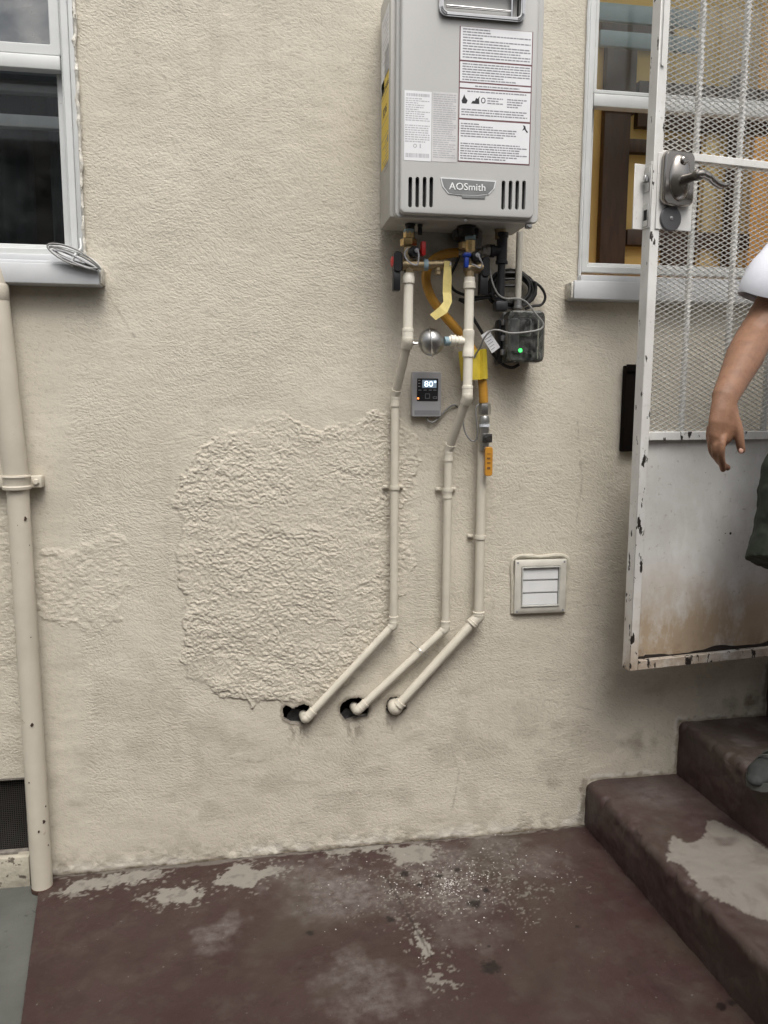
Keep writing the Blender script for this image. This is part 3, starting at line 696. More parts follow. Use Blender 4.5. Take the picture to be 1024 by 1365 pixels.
# steps ---------------------------------------------------------------
steps = thing('concrete_steps', (1.5, -1, 0), 'maroon painted concrete steps climbing right along the stucco wall', 'steps')
WORN = GP([(898, 1115), (915, 1121), (931, 1119), (944, 1108), (939, 1093), (952, 1094), (977, 1104), (997, 1117), (1024, 1131), (1060, 1150), (1060, 1240), (1024, 1226), (1002, 1220), (981, 1212), (960, 1202), (935, 1185), (921, 1166), (908, 1154), (889, 1146), (896, 1129)], .162)
def step(X0, X1, z0, z1, seed, attr, ylen):
    r = .024; prof = [(X0+.006, z) for z in np.arange(z0, z1-r, .006)]
    prof += [(X0+.006+r-(r)*math.cos(a), z1-r+r*math.sin(a)) for a in np.linspace(0, math.pi/2, 8)]
    prof += [(x, z1) for x in np.arange(X0+.006+r+.005, X1, .006)]
    pr = np.array(prof); U = np.arange(len(pr)); V = np.concatenate([np.linspace(-ylen, -1.1, 8)[:-1], np.arange(-1.1, .02, .006)])
    def pos(Ui, Y):
        i = Ui.astype(int); x = pr[i, 0]; z = pr[i, 1]
        wob = (fbm(Y/.12, z/.1+i*.01, 4, seed)-.5)*.014; n = (fbm(Y/.03, i*.13, 3, seed+2)-.5)*.0035
        edge = np.exp(-((np.arange(len(pr))-np.searchsorted(pr[:, 1], z1-.01))/8.0)**2)[i]
        chip = edge*sst(.55, .75, fbm(Y/.05, i*.05, 3, seed+5))*.010
        rr = sst(X0+.12, X0, x)
        skew = (-Y)*.045
        return np.stack([x+wob*rr+n+chip*.6+skew, Y, z-n-chip*.6+(x > X0+.04)*(fbm(x/.1, Y/.1, 3, seed+7)-.5)*.005], -1)
    def at(Ui, Y):
        i = Ui.astype(int); d = attr(pr[i, 0]+(-Y)*.045, Y) if attr else dict(bare=Ui*0., dust=Ui*0., spot=Ui*0.)
        m = pr[i, 1] < z1-.004
        d['bare'] = np.where(m, 0, d['bare']); d['dust'] = np.maximum(d['dust']*~m, .30*np.exp(-((pr[i, 1]-z1+.0)/.012)**2)*fbm(Y/.03, i*.2, 3, seed+9)); return d
    return mobj('step', grid_mesh('step', U.astype(float), V, pos, at), M_floor, steps, smooth=0)
def a1(X, Y):
    n = (fbm(X/.05, Y/.05, 4, 15)-.5)*.03+(fbm(X/.010, Y/.010, 3, 16)-.5)*.014; b = sst(-.001, .002, polysd(X, Y, WORN)+n)*(.78+.12*fbm(X/.05, Y/.05, 3, 61))*(1-.25*sst(.62, .78, fbm(X/.03, Y/.05, 4, 62)))
    g = G(967, 1122, .162); s = .35*sst(.03, .01, np.hypot((X-g.x)/1.6, Y-g.y)+(fbm(X/.02, Y/.02, 3, 5)-.5)*.03)
    b = b*(1-s*1.4)
    g = G(870, 1060, .162); d = .45*sst(.14, .02, np.hypot(X-g.x, Y-g.y)); return dict(bare=b, dust=d+.25*fbm(X/.1, Y/.1, 3, 8), spot=s*0)
def a2(X, Y): return dict(bare=X*0, dust=.5*sst(.45, .7, fbm(X/.07, Y/.07, 4, 88))+.15, spot=X*0)
step(1.033, 1.45, -.03, .162, 3, a1, 2.4)
step(1.352, 1.80, .15, .343, 4, a2, 2.4)
step(1.665, 3.4, .33, .52, 6, a2, 2.4)
b = B(); box(b, 1.82, 3.4, -2.39, -.02, -.03, .50); obj('landing_core', b, M_conc, steps, smooth=0)

# unseen wall added behind the camera to block the low sky
nb = thing('sky_block_wall', (0, -3.6, 0), 'unseen grey wall added behind the camera to block low sky', 'wall')
b = B(); box(b, -7, 7, -3.8, -3.6, -.2, 3.1); obj('wall', b, mat('grey blocks', (.26, .25, .23), .9, 0, .2, 3), nb, smooth=0)
b = B(); box(b, -7, 7, -3.83, -3.57, 3.1, 3.16, .01); obj('coping', b, M_cement, nb)

# ------------------------------------------------------------------ downspout on the left
ds = thing('downspout', (W(60, 1185).x, -.05, -.03), 'tall cream painted downpipe with chipped paint, left of the wall', 'pipe')
xd0, xd1 = W(-6, 378, .045).x, W(58, 1185, .045).x
M_chip = mat('bare rusty iron', (.05, .028, .02), .8, 0, .4, 80)
M_down = mat('chipped cream pipe paint', (.56, .515, .43), .5, 0, .07, 9, .25, 80, spots=[((.10, .06, .04), 17, .735), ((.40, .35, .27), 30, .66)])
def xdat(px, py): return W(px, py, .045)
p0, p1, p2 = xdat(-7, 380), xdat(22, 640), xdat(57, 1186)
b = B(); loft(b, [p0+Vector((-.01, 0, .04)), p0, p1, p1+Vector((0, .003, -.02))], .0315, 24); obj('upper_pipe', b, M_down, ds)
b = B(); loft(b, [p1+Vector((.001, .003, .01)), p2], .0285, 24, cap=True); obj('lower_pipe', b, M_down, ds)
b = B(); lathe(b, p0+Vector((0, 0, -.04)), (0, 0, 1), [(0, .0325), (.002, .034), (.04, .034), (.042, .0325)], 24); obj('pipe_collar', b, M_down, ds)
b = B(); lathe(b, p1+Vector((0, 0, -.025)), (0, 0, 1), [(0, .034), (.001, .036), (.008, .037), (.011, .034), (.03, .034), (.034, .037), (.038, .036), (.039, .033)], 24)
box(b, p1.x+.028, p1.x+.062, -.038, -.002, p1.z-.022, p1.z+.010, .003); box(b, p1.x-.075, p1.x-.028, -.03, -.002, p1.z-.022, p1.z+.010, .003)
br = obj('pipe_bracket', b, M_down, ds); b = B(); lathe(b, (p1.x+.048, -.036, p1.z-.006), (0, -1, 0), [(0, .009), (.006, .009), (.009, .006)], 6); obj('bolt', b, M_down, br)
b = B(); lathe(b, p2+Vector((0, 0, .0)), (0, 0, 1), [(-.004, .029), (.0, .0300), (.012, .0305), (.014, .0285)], 24); ft_ = b; b = ft_
obj('rusted_foot', b, mat('rust', (.06, .03, .022), .9, 0, .4, 60), ds)

for px, py, r_c in ((33, 692, .0062), (43, 966, .0058), (39, 1043, .0028), (60, 1078, .0034), (58, 1097, .0060), (52, 1108, .0045), (63, 1130, .0030), (24, 700, .0015), (38, 728, .0016), (41, 850, .0018)):
    pz = W(px, py, .07).z; f_ = (pz-p2.z)/(p1.z-p2.z); ax_ = p2.x+(p1.x-p2.x)*f_; xx = W(px, py, .07).x; dxx = max(-.026, min(.026, xx-ax_)); nn_ = Vector((dxx, -math.sqrt(.0285**2-dxx**2), 0)).normalized(); cc_ = Vector((ax_, -.045, pz))+nn_*.0283
    uu = Vector((-nn_.y, nn_.x, 0)); b = B(); ring_ = [b.verts.new(cc_+nn_*.0007*1+uu*r_c*.75*math.cos(a)*random.uniform(.6, 1.15)+Vector((0, 0, r_c*1.1*math.sin(a)*random.uniform(.6, 1.15)))) for a in np.linspace(0, 2*math.pi, 11)[:-1]]; b.faces.new(ring_)
    bot_ = [b.verts.new(v.co-nn_*.0012) for v in ring_]
    for i in range(10): b.faces.new((ring_[i], bot_[i], bot_[(i+1) % 10], ring_[(i+1) % 10]))
    obj('paint_chip', b, M_chip, ds, smooth=0)

# ------------------------------------------------------------------ water heater
HX0, HX1 = .352, .738; HB = 1.856; HT = 2.437
wh = thing('water_heater', (.54, 0, HB), 'grey wall mounted tankless water heater with white warning stickers', 'water heater')
b = B(); box(b, HX0, HX1, -.185, -.022, HB, HT, .005); obj('cabinet', b, M_cabside, wh)
b = B(); box(b, HX0+.09, HX1-.09, -.021, -.004, HB-.075, HT+.04, .002); obj('mounting_bracket', b, M_alu, wh)
fx0, fx1 = W(527, 250, .2).x, W(718, 250, .2).x
b = B(); prism(b, rrect(fx0, fx1, HB-.004, HT+.004, .012), -.204, -.1855, bev=.002); obj('cover_flange', b, M_cab, wh)
rx0, rx1 = W(533.5, 250, .222).x, W(712.5, 250, .222).x; rz0 = W(600, 287, .222).z
b = B(); t = bmesh.new(); poly = rrect(rx0, rx1, rz0, HT-.01, .014, 8)
a_ = [t.verts.new((p[0], -.2045, p[1])) for p in poly]; c_ = [t.verts.new((p[0], -.223, p[1])) for p in poly]; n = len(poly)
t.faces.new(a_); fr_ = t.faces.new(c_[::-1])
for i in range(n): t.faces.new((a_[i], c_[i], c_[(i+1) % n], a_[(i+1) % n]))
bmesh.ops.recalc_face_normals(t, faces=t.faces)
bmesh.ops.bevel(t, geom=[e for e in fr_.edges], offset=.005, segments=4, affect='EDGES', profile=.5); join(b, t)
fp = obj('front_panel', b, M_cab, wh)
YF = .223
def PR(x0, y0, x1, y1, off=YF):
    ym, xm = (y0+y1)/2, (x0+x1)/2
    return W(x0, ym, off).x, W(x1, ym, off).x, W(xm, y1, off).z, W(xm, y0, off).z
cut_ = []
slots = [(x, 235.6, 276.4) for x in (547, 556.4, 566, 575)] + [(x, 240.5, 279.5) for x in (671, 680.4, 689.5, 698.3)]
for x, ya, yb in slots:
    q = W(x, (ya+yb)/2, YF).x; za, zb_ = W(x, yb, YF).z, W(x, ya, YF).z
    c = B(); prism(c, rrect(q-.0050, q+.0050, za, zb_, .0049, 4), -.26, -.19)
    cut_.append(obj('c', c, M_dark, None, smooth=0))
ox0, ox1, oz0, oz1 = PR(590, -22, 694, 22)
c = B(); prism(c, rrect(ox0, ox1, oz0, oz1, .012), -.26, -.17); cut_.append(obj('c', c, M_dark, None, smooth=0))
cut(fp, cut_); fp.data.set_sharp_from_angle(angle=math.radians(30))
b = B(); box(b, rx0+.01, rx1-.01, -.2105, -.2048, rz0+.005, rz0+.11); obj('slot_backing', b, M_dark, wh, smooth=0)
# exhaust outlet
b = B()
for (e0, e1, y) in ((.0075, -.001, -.2235),):
    ringprism(b, rrect(ox0-.010, ox1+.010, oz0-.010, oz1+.010, .018), rrect(ox0+.001, ox1-.001, oz0+.001, oz1-.001, .010), -.236, -.222)
bmesh.ops.recalc_face_normals(b, faces=b.faces); bmesh.ops.bevel(b, geom=b.edges[:], offset=.003, segments=2, affect='EDGES')
fo = obj('exhaust_outlet', b, M_chrome, wh)
b = B(); box(b, ox0+.002, ox1-.002, -.212, -.19, oz0+.001, oz1-.001); bmesh.ops.delete(b, geom=[f for f in b.faces if f.calc_center_median().y < -.211], context='FACES')
obj('outlet_throat', b, M_dark, fo, smooth=0)
zc = W(640, 12, .215).z
b = B(); loft(b, [(ox0+.012, -.216, zc), (ox1-.022, -.216, zc)], (.0045, .003), 12); loft(b, [(ox1-.02, -.216, oz0+.005), (ox1-.02, -.216, oz1-.005)], .004, 10); obj('outlet_louvre', b, M_chrome, fo)
b = B(); lathe(b, (W(620, 294, .205).x, -.2045, W(620, 294, .205).z), (0, -1, 0), [(0, .005), (.003, .005), (.004, .003)], 10); obj('cover_screw', b, M_steel, wh)
b = B(); box(b, fx1-.032, fx1-.014, -.20, -.188, HB-.017, HB-.0045, .003); lathe(b, (fx1-.023, -.201, HB-.011), (0, -1, 0), [(0, .004), (.003, .004)], 10); obj('cover_tab', b, M_alu, wh)
# stickers
def sticker(name, r, m, y=-YF, th=.0006, parent=wh):
    b = B(); box(b, r[0], r[1], y-th, y, r[2], r[3]); return obj(name, b, m, parent, smooth=0)
def lines_print(b, r, y, pitch, h, fill=.95, seed=0, left=.0, word=(.004, .014), gap=.0016, short=.35):
    R = random.Random(seed); z = r[3]-pitch*.8
    while z > r[2]+h:
        x = r[0]+left; xe = r[1]-(r[1]-r[0])*(R.random()*short if R.random() < .5 else .02)
        while x < xe-.002:
            wdt = min(R.uniform(*word), xe-x)
            box(b, x, x+wdt, y-.00012, y, z-h/2, z+h/2); x += wdt+gap
        z -= pitch
big = (612.5, 36, 711, 217.5)
BR = PR(611.5, 38.5, 708.5, 218)
big_s = sticker('warning_label', BR, M_inkr)
divs = [(37.5+1.5, 83), (85.3, 111.5), (113.5, 119.5), (121.5, 160), (162.5, 216.5)]
YS = -YF-.0006
b = B(); rects = []
for i, (ya, yb) in enumerate(divs):
    q = (BR[0]+.0025, BR[1]-.0025, W(660, yb, YF).z, W(660, ya, YF).z); rects.append(q); box(b, q[0], q[1], YS-.0002, YS, q[2], q[3])
obj('label_panels', b, M_white, big_s, smooth=0)
b = B(); YP = YS-.00025
q = rects[0]; lines_print(b, q, YP, .0066, .0030, seed=1, left=.006, short=.7)
q = rects[1]; lines_print(b, q, YP, .0062, .0028, seed=2, left=.006, short=.6)
q = rects[2]; lines_print(b, q, YP, .0075, .0030, seed=3, left=.04, short=.3)
q = rects[3]; zz = q[3]-.008; lines_print(b, (q[0]+.02, q[1]-.01, zz, q[3]), YP, .006, .0028, seed=4, short=.1)
lines_print(b, (q[0]+.005, q[1]-.004, q[2]+.001, q[2]+.026), YP, .0062, .0028, seed=5)
lines_print(b, (q[0]+.073, q[0]+.115, q[2]+.032, q[3]-.014), YP, .006, .0028, seed=6, short=.4); lines_print(b, (q[0]+.125, q[1]-.006, q[2]+.030, q[3]-.014), YP, .006, .0028, seed=7, short=.5)
q = rects[4]; lines_print(b, (q[0]+.004, q[1]-.03, q[3]-.046, q[3]-.004), YP, .006, .0028, seed=8, short=.7); lines_print(b, (q[0]+.004, q[1]-.002, q[2]+.002, q[3]-.052), YP, .006, .0028, seed=9, short=.35)
obj('small_print', b, M_ink, big_s, smooth=0)
b = B(); q = rects[3]; zc2 = q[2]+.045                                                       # pictograms: flame, splash, drop
prism(b, [(q[0]+.007, zc2-.010), (q[0]+.018, zc2-.010), (q[0]+.021, zc2-.002), (q[0]+.015, zc2+.004), (q[0]+.012, zc2+.012), (q[0]+.009, zc2+.004), (q[0]+.005, zc2-.003)], YP-.0002, YP)
prism(b, [(q[0]+.030, zc2-.009), (q[0]+.052, zc2-.009), (q[0]+.051, zc2+.003), (q[0]+.053, zc2+.010), (q[0]+.047, zc2+.003), (q[0]+.043, zc2+.005), (q[0]+.040, zc2-.002), (q[0]+.034, zc2-.003)], YP-.0002, YP)
ringprism(b, [(q[0]+.062+.006*math.cos(a), zc2+.007*math.sin(a)) for a in np.linspace(0, 6.28, 13)[:-1]], [(q[0]+.062+.004*math.cos(a), zc2+.005*math.sin(a)) for a in np.linspace(0, 6.28, 13)[:-1]], YP-.0002, YP)
q = rects[4]; prism(b, [(q[1]-.018, q[3]-.004), (q[1]-.012, q[3]-.006), (q[1]-.010, q[3]-.014), (q[1]-.004, q[3]-.021), (q[1]-.008, q[3]-.022), (q[1]-.014, q[3]-.014), (q[1]-.020, q[3]-.018), (q[1]-.016, q[3]-.010)], YP-.0002, YP)
obj('pictograms', b, M_black, big_s, smooth=0)
R1 = PR(539, 121.5, 575, 214.5); R2 = PR(576, 123, 609.3, 216)
s1 = sticker('rating_label', R1, M_white); s2 = sticker('instruction_label', R2, mat('off white paper', (.60, .60, .60), .5))
b = B()
for (q0, q1) in ((R1[3]-.006, R1[3]-.013), (R1[2]+.018, R1[2]+.008)):
    x = R1[0]+.004
    while x < R1[1]-.005:
        wd = random.choice((.0009, .0016, .0024)); box(b, x, x+wd, YS-.0001, YS, q1, q0); x += wd+random.choice((.0009, .0014))
lines_print(b, (R1[0]+.003, R1[1]-.003, R1[3]-.075, R1[3]-.014), YS, .0052, .0022, seed=21, word=(.003, .010), short=.5)
lines_print(b, (R1[0]+.002, R1[1]-.003, R1[3]-.125, R1[3]-.078), YS, .0055, .0026, seed=22, word=(.003, .010), short=.2)
ringprism(b, [(R1[0]+.028+.005*math.cos(a), R1[2]+.036+.005*math.sin(a)) for a in np.linspace(0, 6.28, 13)[:-1]], [(R1[0]+.028+.003*math.cos(a), R1[2]+.036+.003*math.sin(a)) for a in np.linspace(0, 6.28, 13)[:-1]], YS-.0001, YS)
box(b, R1[0]+.040, R1[0]+.043, YS-.0001, YS, R1[2]+.031, R1[2]+.041)
obj('small_print', b, M_ink2, s1, smooth=0)
b = B(); lines_print(b, (R2[0]+.003, R2[1]-.002, R2[2]+.006, R2[3]-.002), YS, .0052, .0024, seed=23, word=(.004, .016), short=.3); obj('small_print', b, M_ink2, s2, smooth=0)
# badge
def zp(x, y): p = W(490+x/4.096, y/4.096, YF); return (p.x, p.z)
bo = [zp(397, 970), (zp(550, 980)), zp(702, 990), zp(692, 1030), zp(662, 1062), zp(600, 1070), zp(500, 1066), zp(440, 1058), zp(410, 1020)]
b = B(); prism(b, bo, -YF-.002, -YF); bd_ = obj('badge', b, M_white, wh, smooth=0)
cx_, cz_ = sum(p[0] for p in bo)/9, sum(p[1] for p in bo)/9
b = B(); prism(b, [(cx_+(p[0]-cx_)*.955, cz_+(p[1]-cz_)*.90) for p in bo], -YF-.0026, -YF-.0021); obj('badge_field', b, M_badge, bd_, smooth=0)
b = B(); prism(b, [zp(512, 1062), zp(645, 1066), zp(640, 1086), zp(518, 1082)], -YF-.0018, -YF-.0001); obj('badge_tab', b, M_badge, bd_, smooth=0)
pt = Vector((zp(545, 1024)[0], -YF-.0030, zp(545, 1024)[1]))
me = textmesh('AOSmith', .0245, facing(pt, 1.06, 1.0), .0002); o = mobj('badge_lettering', me, mat('white print', (.85, .86, .86), .4), bd_, smooth=0)
so_ = o.modifiers.new('w', 'SOLIDIFY'); so_.thickness = .0006; so_.offset = 0
# left side stickers
def sidebox(b, y0, y1, z0, z1, th=.0006): box(b, HX0-th, HX0, y0, y1, z0, z1)
zy0, zy1 = WX(516, 216, HX0).z, WX(516, 97, HX0).z
b = B(); sidebox(b, -.165, -.05, zy0, zy1); ye = obj('energy_label', b, M_yel, wh, smooth=0)
Ms = Matrix.Translation((HX0-.0008, -.108, zy1-.030)) @ Matrix(((0, 0, -1, 0), (-1, 0, 0, 0), (0, 1, 0, 0), (0, 0, 0, 1)))
me = textmesh('ENERGYGUIDE', .0175, Ms); mobj('label_heading', me, M_black, ye, smooth=0)
Ms = Matrix.Translation((HX0-.0008, -.108, zy1-.085)) @ Matrix(((0, 0, -1, 0), (-1, 0, 0, 0), (0, 1, 0, 0), (0, 0, 0, 1)))
me = textmesh('$206', .030, Ms); mobj('label_price', me, M_black, ye, smooth=0)
b = B()
for k, z in enumerate((zy1-.045, zy1-.112, zy1-.150)): box(b, HX0-.0008, HX0-.00062, -.16, -.055, z, z+.0015)
for k in range(9): box(b, HX0-.0008, HX0-.00062, -.155, -.155+random.uniform(.03, .09), zy1-.165-k*.009, zy1-.163-k*.009)
box(b, HX0-.0008, HX0-.00062, -.16, -.148, zy1-.175, zy1-.158)
obj('small_print', b, M_ink, ye, smooth=0)
zw1, zw0 = WX(516, 12, HX0).z, WX(516, 64, HX0).z
b = B(); sidebox(b, -.165, -.05, zw0, zw1); we = obj('side_notice', b, M_white, wh, smooth=0)
b = B(); sidebox(b, -.095, -.045, zw0-.09, zw0-.002); obj('side_tag', b, M_white, wh, smooth=0)
b = B(); sidebox(b, -.165, -.115, zw0-.065, zw0-.003); obj('side_code_label', b, M_ink2, wh, smooth=0)
b = B()
for k in range(12): box(b, HX0-.0008, HX0-.00062, -.155, -.15+random.uniform(.03, .08), zw1-.02-k*.012, zw1-.018-k*.012)
obj('small_print', b, M_ink2, we, smooth=0)
# underside ports
for px, py, r, m in ((547, 300, .012, M_black), (622, 303, .022, M_black), (668, 303, .010, M_brass2), (560, 302, .006, M_black)):
    p = W(px, py, .12); b = B(); lathe(b, (p.x, -.12 if r != .010 else -.10, HB-.001), (0, 0, -1), [(0, r*1.2), (.004, r*1.2), (.006, r), (.026, r), (.027, r*.8)], 14); obj('port', b, m, wh)
p = W(628, 302, .10); b = B(); box(b, p.x-.045, p.x+.02, -.115, -.06, HB-.030, HB-.001, .006); obj('drain_block', b, M_black, wh)
p = W(660, 303, .07); b = B(); box(b, p.x-.075, p.x-.035, -.07, -.03, HB-.045, HB-.001, .004); obj('terminal_cover', b, M_greyp, wh)

# ------------------------------------------------------------------ plumbing
OP = .12; OW = .034
def V(px, py, off): return W(px, py, off)
def coupler(b, p, d, r, l=.03, lip=.0012):
    d = Vector(d).normalized(); p = Vector(p); lathe(b, p-d*l/2, d, [(0, r-lip), (.001, r), (l*.25, r), (l*.27, r-lip*.5), (l*.73, r-lip*.5), (l*.75, r), (l-.001, r), (l, r-lip)], 20, True)
def strap(parent, p, r, side=1, double=True, m=None):
    b = B(); lathe(b, p+Vector((0, 0, -.006)), (0, 0, 1), [(0, r), (0, r+.0025), (.004, r+.003), (.008, r+.003), (.012, r+.0025), (.012, r)], 20, False)
    for s in ((-1, 1) if double else (-1,)): box(b, min(p.x+s*r, p.x+s*(r+.018)), max(p.x+s*r, p.x+s*(r+.018)), -.012, -.003, p.z-.005, p.z+.005, .002)
    o = obj('pipe_strap', b, m or M_pvcp, parent)
    b = B()
    for s in ((-1, 1) if double else (-1,)): lathe(b, (p.x+s*(r+.011), -.012, p.z), (0, -1, 0), [(0, .0042), (.002, .0042), (.003, .0028)], 8)
    obj('screw', b, M_pvcp if m is None else m, o)
def pipe_run(name, label, pts, r, r2, extra=(), root=None):
    root = root or thing(name, pts[0], label, 'pipe')
    return root
# --- hot line
hot = thing('hot_water_pipe', V(524, 832, OW), 'leftmost cream pipe with brass valve and red-dotted black lever', 'pipe')
xh = V(545, 350, OP).x
A0 = Vector((xh, -OP, V(545, 372, OP).z)); A1 = Vector((xh-.001, -OP, V(543, 455, OP).z)); A2 = V(527, 527, OW); A3 = Vector((A2.x-.001, -OW, V(523, 833, OW).z)); A4 = V(411, 955, .022)
b = B(); loft(b, [A0, A1], .0133, 20); obj('upper_pipe', b, M_pvc, hot)
b = B(); lathe(b, A0+Vector((0, 0, -.012)), (0, 0, 1), [(0, .0155), (.001, .0165), (.018, .0165), (.020, .0150), (.026, .0150), (.027, .0135)], 18)
coupler(b, A1+Vector((0, 0, .018)), (0, 0, 1), .0158, .034); obj('pvc_coupling', b, M_pvc, hot)
b = B(); loft(b, spline([A1+Vector((0, 0, .008)), A1, A1+(A2-A1)*.10], 4), .0156, 16); loft(b, [A1, A2], .0128, 20); loft(b, [A2-(A2-A1).normalized()*.02, A2, A2+Vector((0, 0, -.008))], .0150, 18); obj('offset_pipe', b, M_pvcp, hot)
b = B(); loft(b, [A2, A3], .0120, 20); obj('middle_pipe', b, M_pvcp, hot)
b = B(); coupler(b, A2+Vector((0, 0, -.018)), (0, 0, 1), .0146, .030); coupler(b, (A3.x, A3.y, V(523, 838-12, OW).z), (0, 0, 1), .0143, .022); obj('pipe_coupling', b, M_pvcp, hot)
d = (A4-A3).normalized(); b = B(); loft(b, [A3+Vector((0, 0, .01)), A3, A3+d*.012], .0142, 16); loft(b, [A3, A4], .0120, 20); obj('lower_pipe', b, M_pvcp, hot)
b = B(); coupler(b, A4-d*.012, d, .0145, .026); loft(b, spline([A4, A4+d*.012+Vector((0, .004, 0)), A4+d*.018+Vector((0, .05, 0))], 5), .0138, 18); obj('wall_elbow', b, M_pvcp, hot)
strap(hot, Vector((A2.x, -OW, V(525, 650, OW).z)), .0125)
# hot valve
vz = V(548, 353, OP).z
hv = None
b = B(); loft(b, [V(536, 353.5, OP), V(565, 353.5, OP)], .0150, 18)
loft(b, [Vector((xh, -OP, vz)), Vector((xh, -OP, A0.z+.002))], [.0135, .0125], 8)
lathe(b, (xh, -OP, vz), (0, 0, 1), [(.01, .013), (.03, .0145), (.045, .013)], 16)
hv = obj('valve_body', b, M_brass2, hot)
b = B(); zt_ = V(545, 328, OP).z; lathe(b, (xh-.001, -OP, zt_), (0, 0, 1), [(0, .0215), (.002, .0225), (.017, .0225), (.019, .0205)], 6)
lathe(b, (xh, -OP, zt_+.019), (0, 0, 1), [(0, .0150), (.002, .0155), (.016, .0155)], 8); obj('union_nut', b, M_brass, hot)
b = B(); lathe(b, (xh, -OP, V(545, 312, OP).z), (0, 0, 1), [(0, .0140), (.001, .0148), (.011, .0145), (.012, .013)], 16); obj('thread_tape', b, M_tape, hot)
b = B(); c = V(552, 336, .137); lathe(b, c, (.25, -1, 0), [(-.015, .015), (0, .0155), (.006, .0150), (.009, .012)], 18); pv = obj('port_cap', b, M_black, hot)
b = B(); wire(b, [V(555, 332, .155), V(558, 337, .156), V(558, 346, .154), V(556, 353, .15), V(548, 351, .148), V(541, 344, .146), V(540, 336, .145), V(544, 331, .146)], .0022, 6); lathe(b, V(555.5, 334, .15), (0, -1, 0), [(0, .006), (.004, .006)], 12); obj('cap_tether', b, M_greyp, hot)
b = B(); p, q = V(561.5, 322, .14), V(567, 341, .14); box(b, p.x, q.x, -.15, -.125, q.z, p.z, .003); loft(b, [V(564, 331, .14), V(558, 337, .125)], .004, 8); obj('service_lever', b, M_red, hot)
b = B(); Lc = V(529, 350, .125)
pl_ = [zp_ for zp_ in rrect(Lc.x-.011, Lc.x+.013, Lc.z-.027, Lc.z+.027, .010, 4)]
prism(b, pl_, -.143, -.103, bev=.003); p, q = V(523.5, 360, .125), V(533, 388, .125); box(b, p.x, q.x, -.137, -.113, q.z, p.z, .003)
lv = obj('valve_lever', b, M_black, hot); b = B(); lathe(b, (Lc.x-.0108, -.124, Lc.z+.002), (-1, -.15, 0), [(0, .014), (.002, .014), (.004, .010)], 16); obj('red_cap', b, M_red, lv)
# drain tee to the right of the hot valve
b = B(); loft(b, [V(564, 353, OP), V(570, 353, OP)], .0158, 14); obj('blue_tape_band', b, M_tape, hot)
b = B(); loft(b, [V(569, 353, OP), V(578, 352.5, OP)], .0112, 14); loft(b, [V(577, 352.5, OP), V(598, 352, OP)], .0120, 14); loft(b, [V(584, 353, OP), V(584, 366, OP)], [.0085, .0085], 6); loft(b, [V(584, 358, OP), V(584, 361, OP)], .0098, 14); obj('drain_tee', b, M_brass2, hot)
b = B(); loft(b, [V(597, 352, OP), V(600.5, 352, OP)], .0135, 6); obj('tee_plug', b, M_steel, hot)
# yellow tag hanging from it
tg = thing('hanging_tag', V(597, 356, .135), 'pale yellow metal strip tag hanging from the brass drain tee', 'tag')
b = B(); C0 = [(597, 348, .136), (596.5, 370, .137), (596, 390, .138), (597, 402, .142), (591, 413, .150), (577, 423, .158)]; rows = []
for i, (x, y, o_) in enumerate(C0):
    p = V(x, y, o_); hw = .0125 if i < 4 else (.0135 if i == 4 else .011); wv = Vector((1, .15, 0)) if i < 4 else (Vector((.8, .1, -.55)) if i == 4 else Vector((.55, .1, -.45)))
    wv.normalize(); rows.append((b.verts.new(p-wv*hw*(.75 if i == 0 else 1)), b.verts.new(p+wv*hw*(.75 if i == 0 else 1))))
for i in range(len(rows)-1): b.faces.new((rows[i][0], rows[i][1], rows[i+1][1], rows[i+1][0]))
o = obj('metal_strip', b, M_foil, tg, smooth=0); mo = o.modifiers.new('s', 'SOLIDIFY'); mo.thickness = .0008
b = B(); wire(b, [V(600, 346, .13), V(601, 349, .137), V(600, 354, .139)], .0016, 6); obj('tag_loop', b, M_steel, tg)

# --- cold line
cold = thing('cold_water_pipe', V(594, 820, OW), 'middle cream pipe with blue service lever under brass union', 'pipe')
xc_ = V(626, 378, OP).x
C0_ = Vector((xc_, -OP, V(626, 380, OP).z)); C1 = Vector((xc_-.0005, -OP, V(622, 530, OP).z)); C2 = V(598, 600, OW); C3 = Vector((C2.x-.001, -OW, V(591, 838, OW).z)); C4 = V(480, 944, .022)
b = B(); loft(b, [C0_, C1], .0133, 20); obj('upper_pipe', b, M_pvc, cold)
b = B(); lathe(b, C0_+Vector((0, 0, -.010)), (0, 0, 1), [(0, .0155), (.001, .0170), (.016, .0170), (.018, .0152), (.030, .0150), (.031, .0135)], 18)
zt5 = V(623, 458, OP).z
coupler(b, (C0_.x, -OP, zt5), (0, 0, 1), .0162, .074); coupler(b, C1+Vector((0, 0, .018)), (0, 0, 1), .0158, .030)
obj('pvc_coupling', b, M_pvc, cold)
b = B(); loft(b, spline([C1+Vector((0, 0, .006)), C1, C1+(C2-C1)*.10], 4), .0158, 16); loft(b, [C1, C2], .0128, 20); loft(b, [C2-(C2-C1).normalized()*.02, C2, C2+Vector((0, 0, -.008))], .0150, 18); obj('offset_pipe', b, M_pvcp, cold)
b = B(); loft(b, [C2, C3], .0122, 20); obj('middle_pipe', b, M_pvcp, cold)
b = B(); coupler(b, C2+Vector((0, 0, -.018)), (0, 0, 1), .0146, .030); coupler(b, (C3.x, C3.y, V(592, 660, OW).z), (0, 0, 1), .0143, .020); coupler(b, (C3.x, C3.y, V(591, 832, OW).z), (0, 0, 1), .0143, .022); obj('pipe_coupling', b, M_pvcp, cold)
d = (C4-C3).normalized(); b = B(); loft(b, [C3+Vector((0, 0, .01)), C3, C3+d*.012], .0142, 16); loft(b, [C3, C4], .0122, 20); obj('lower_pipe', b, M_pvcp, cold)
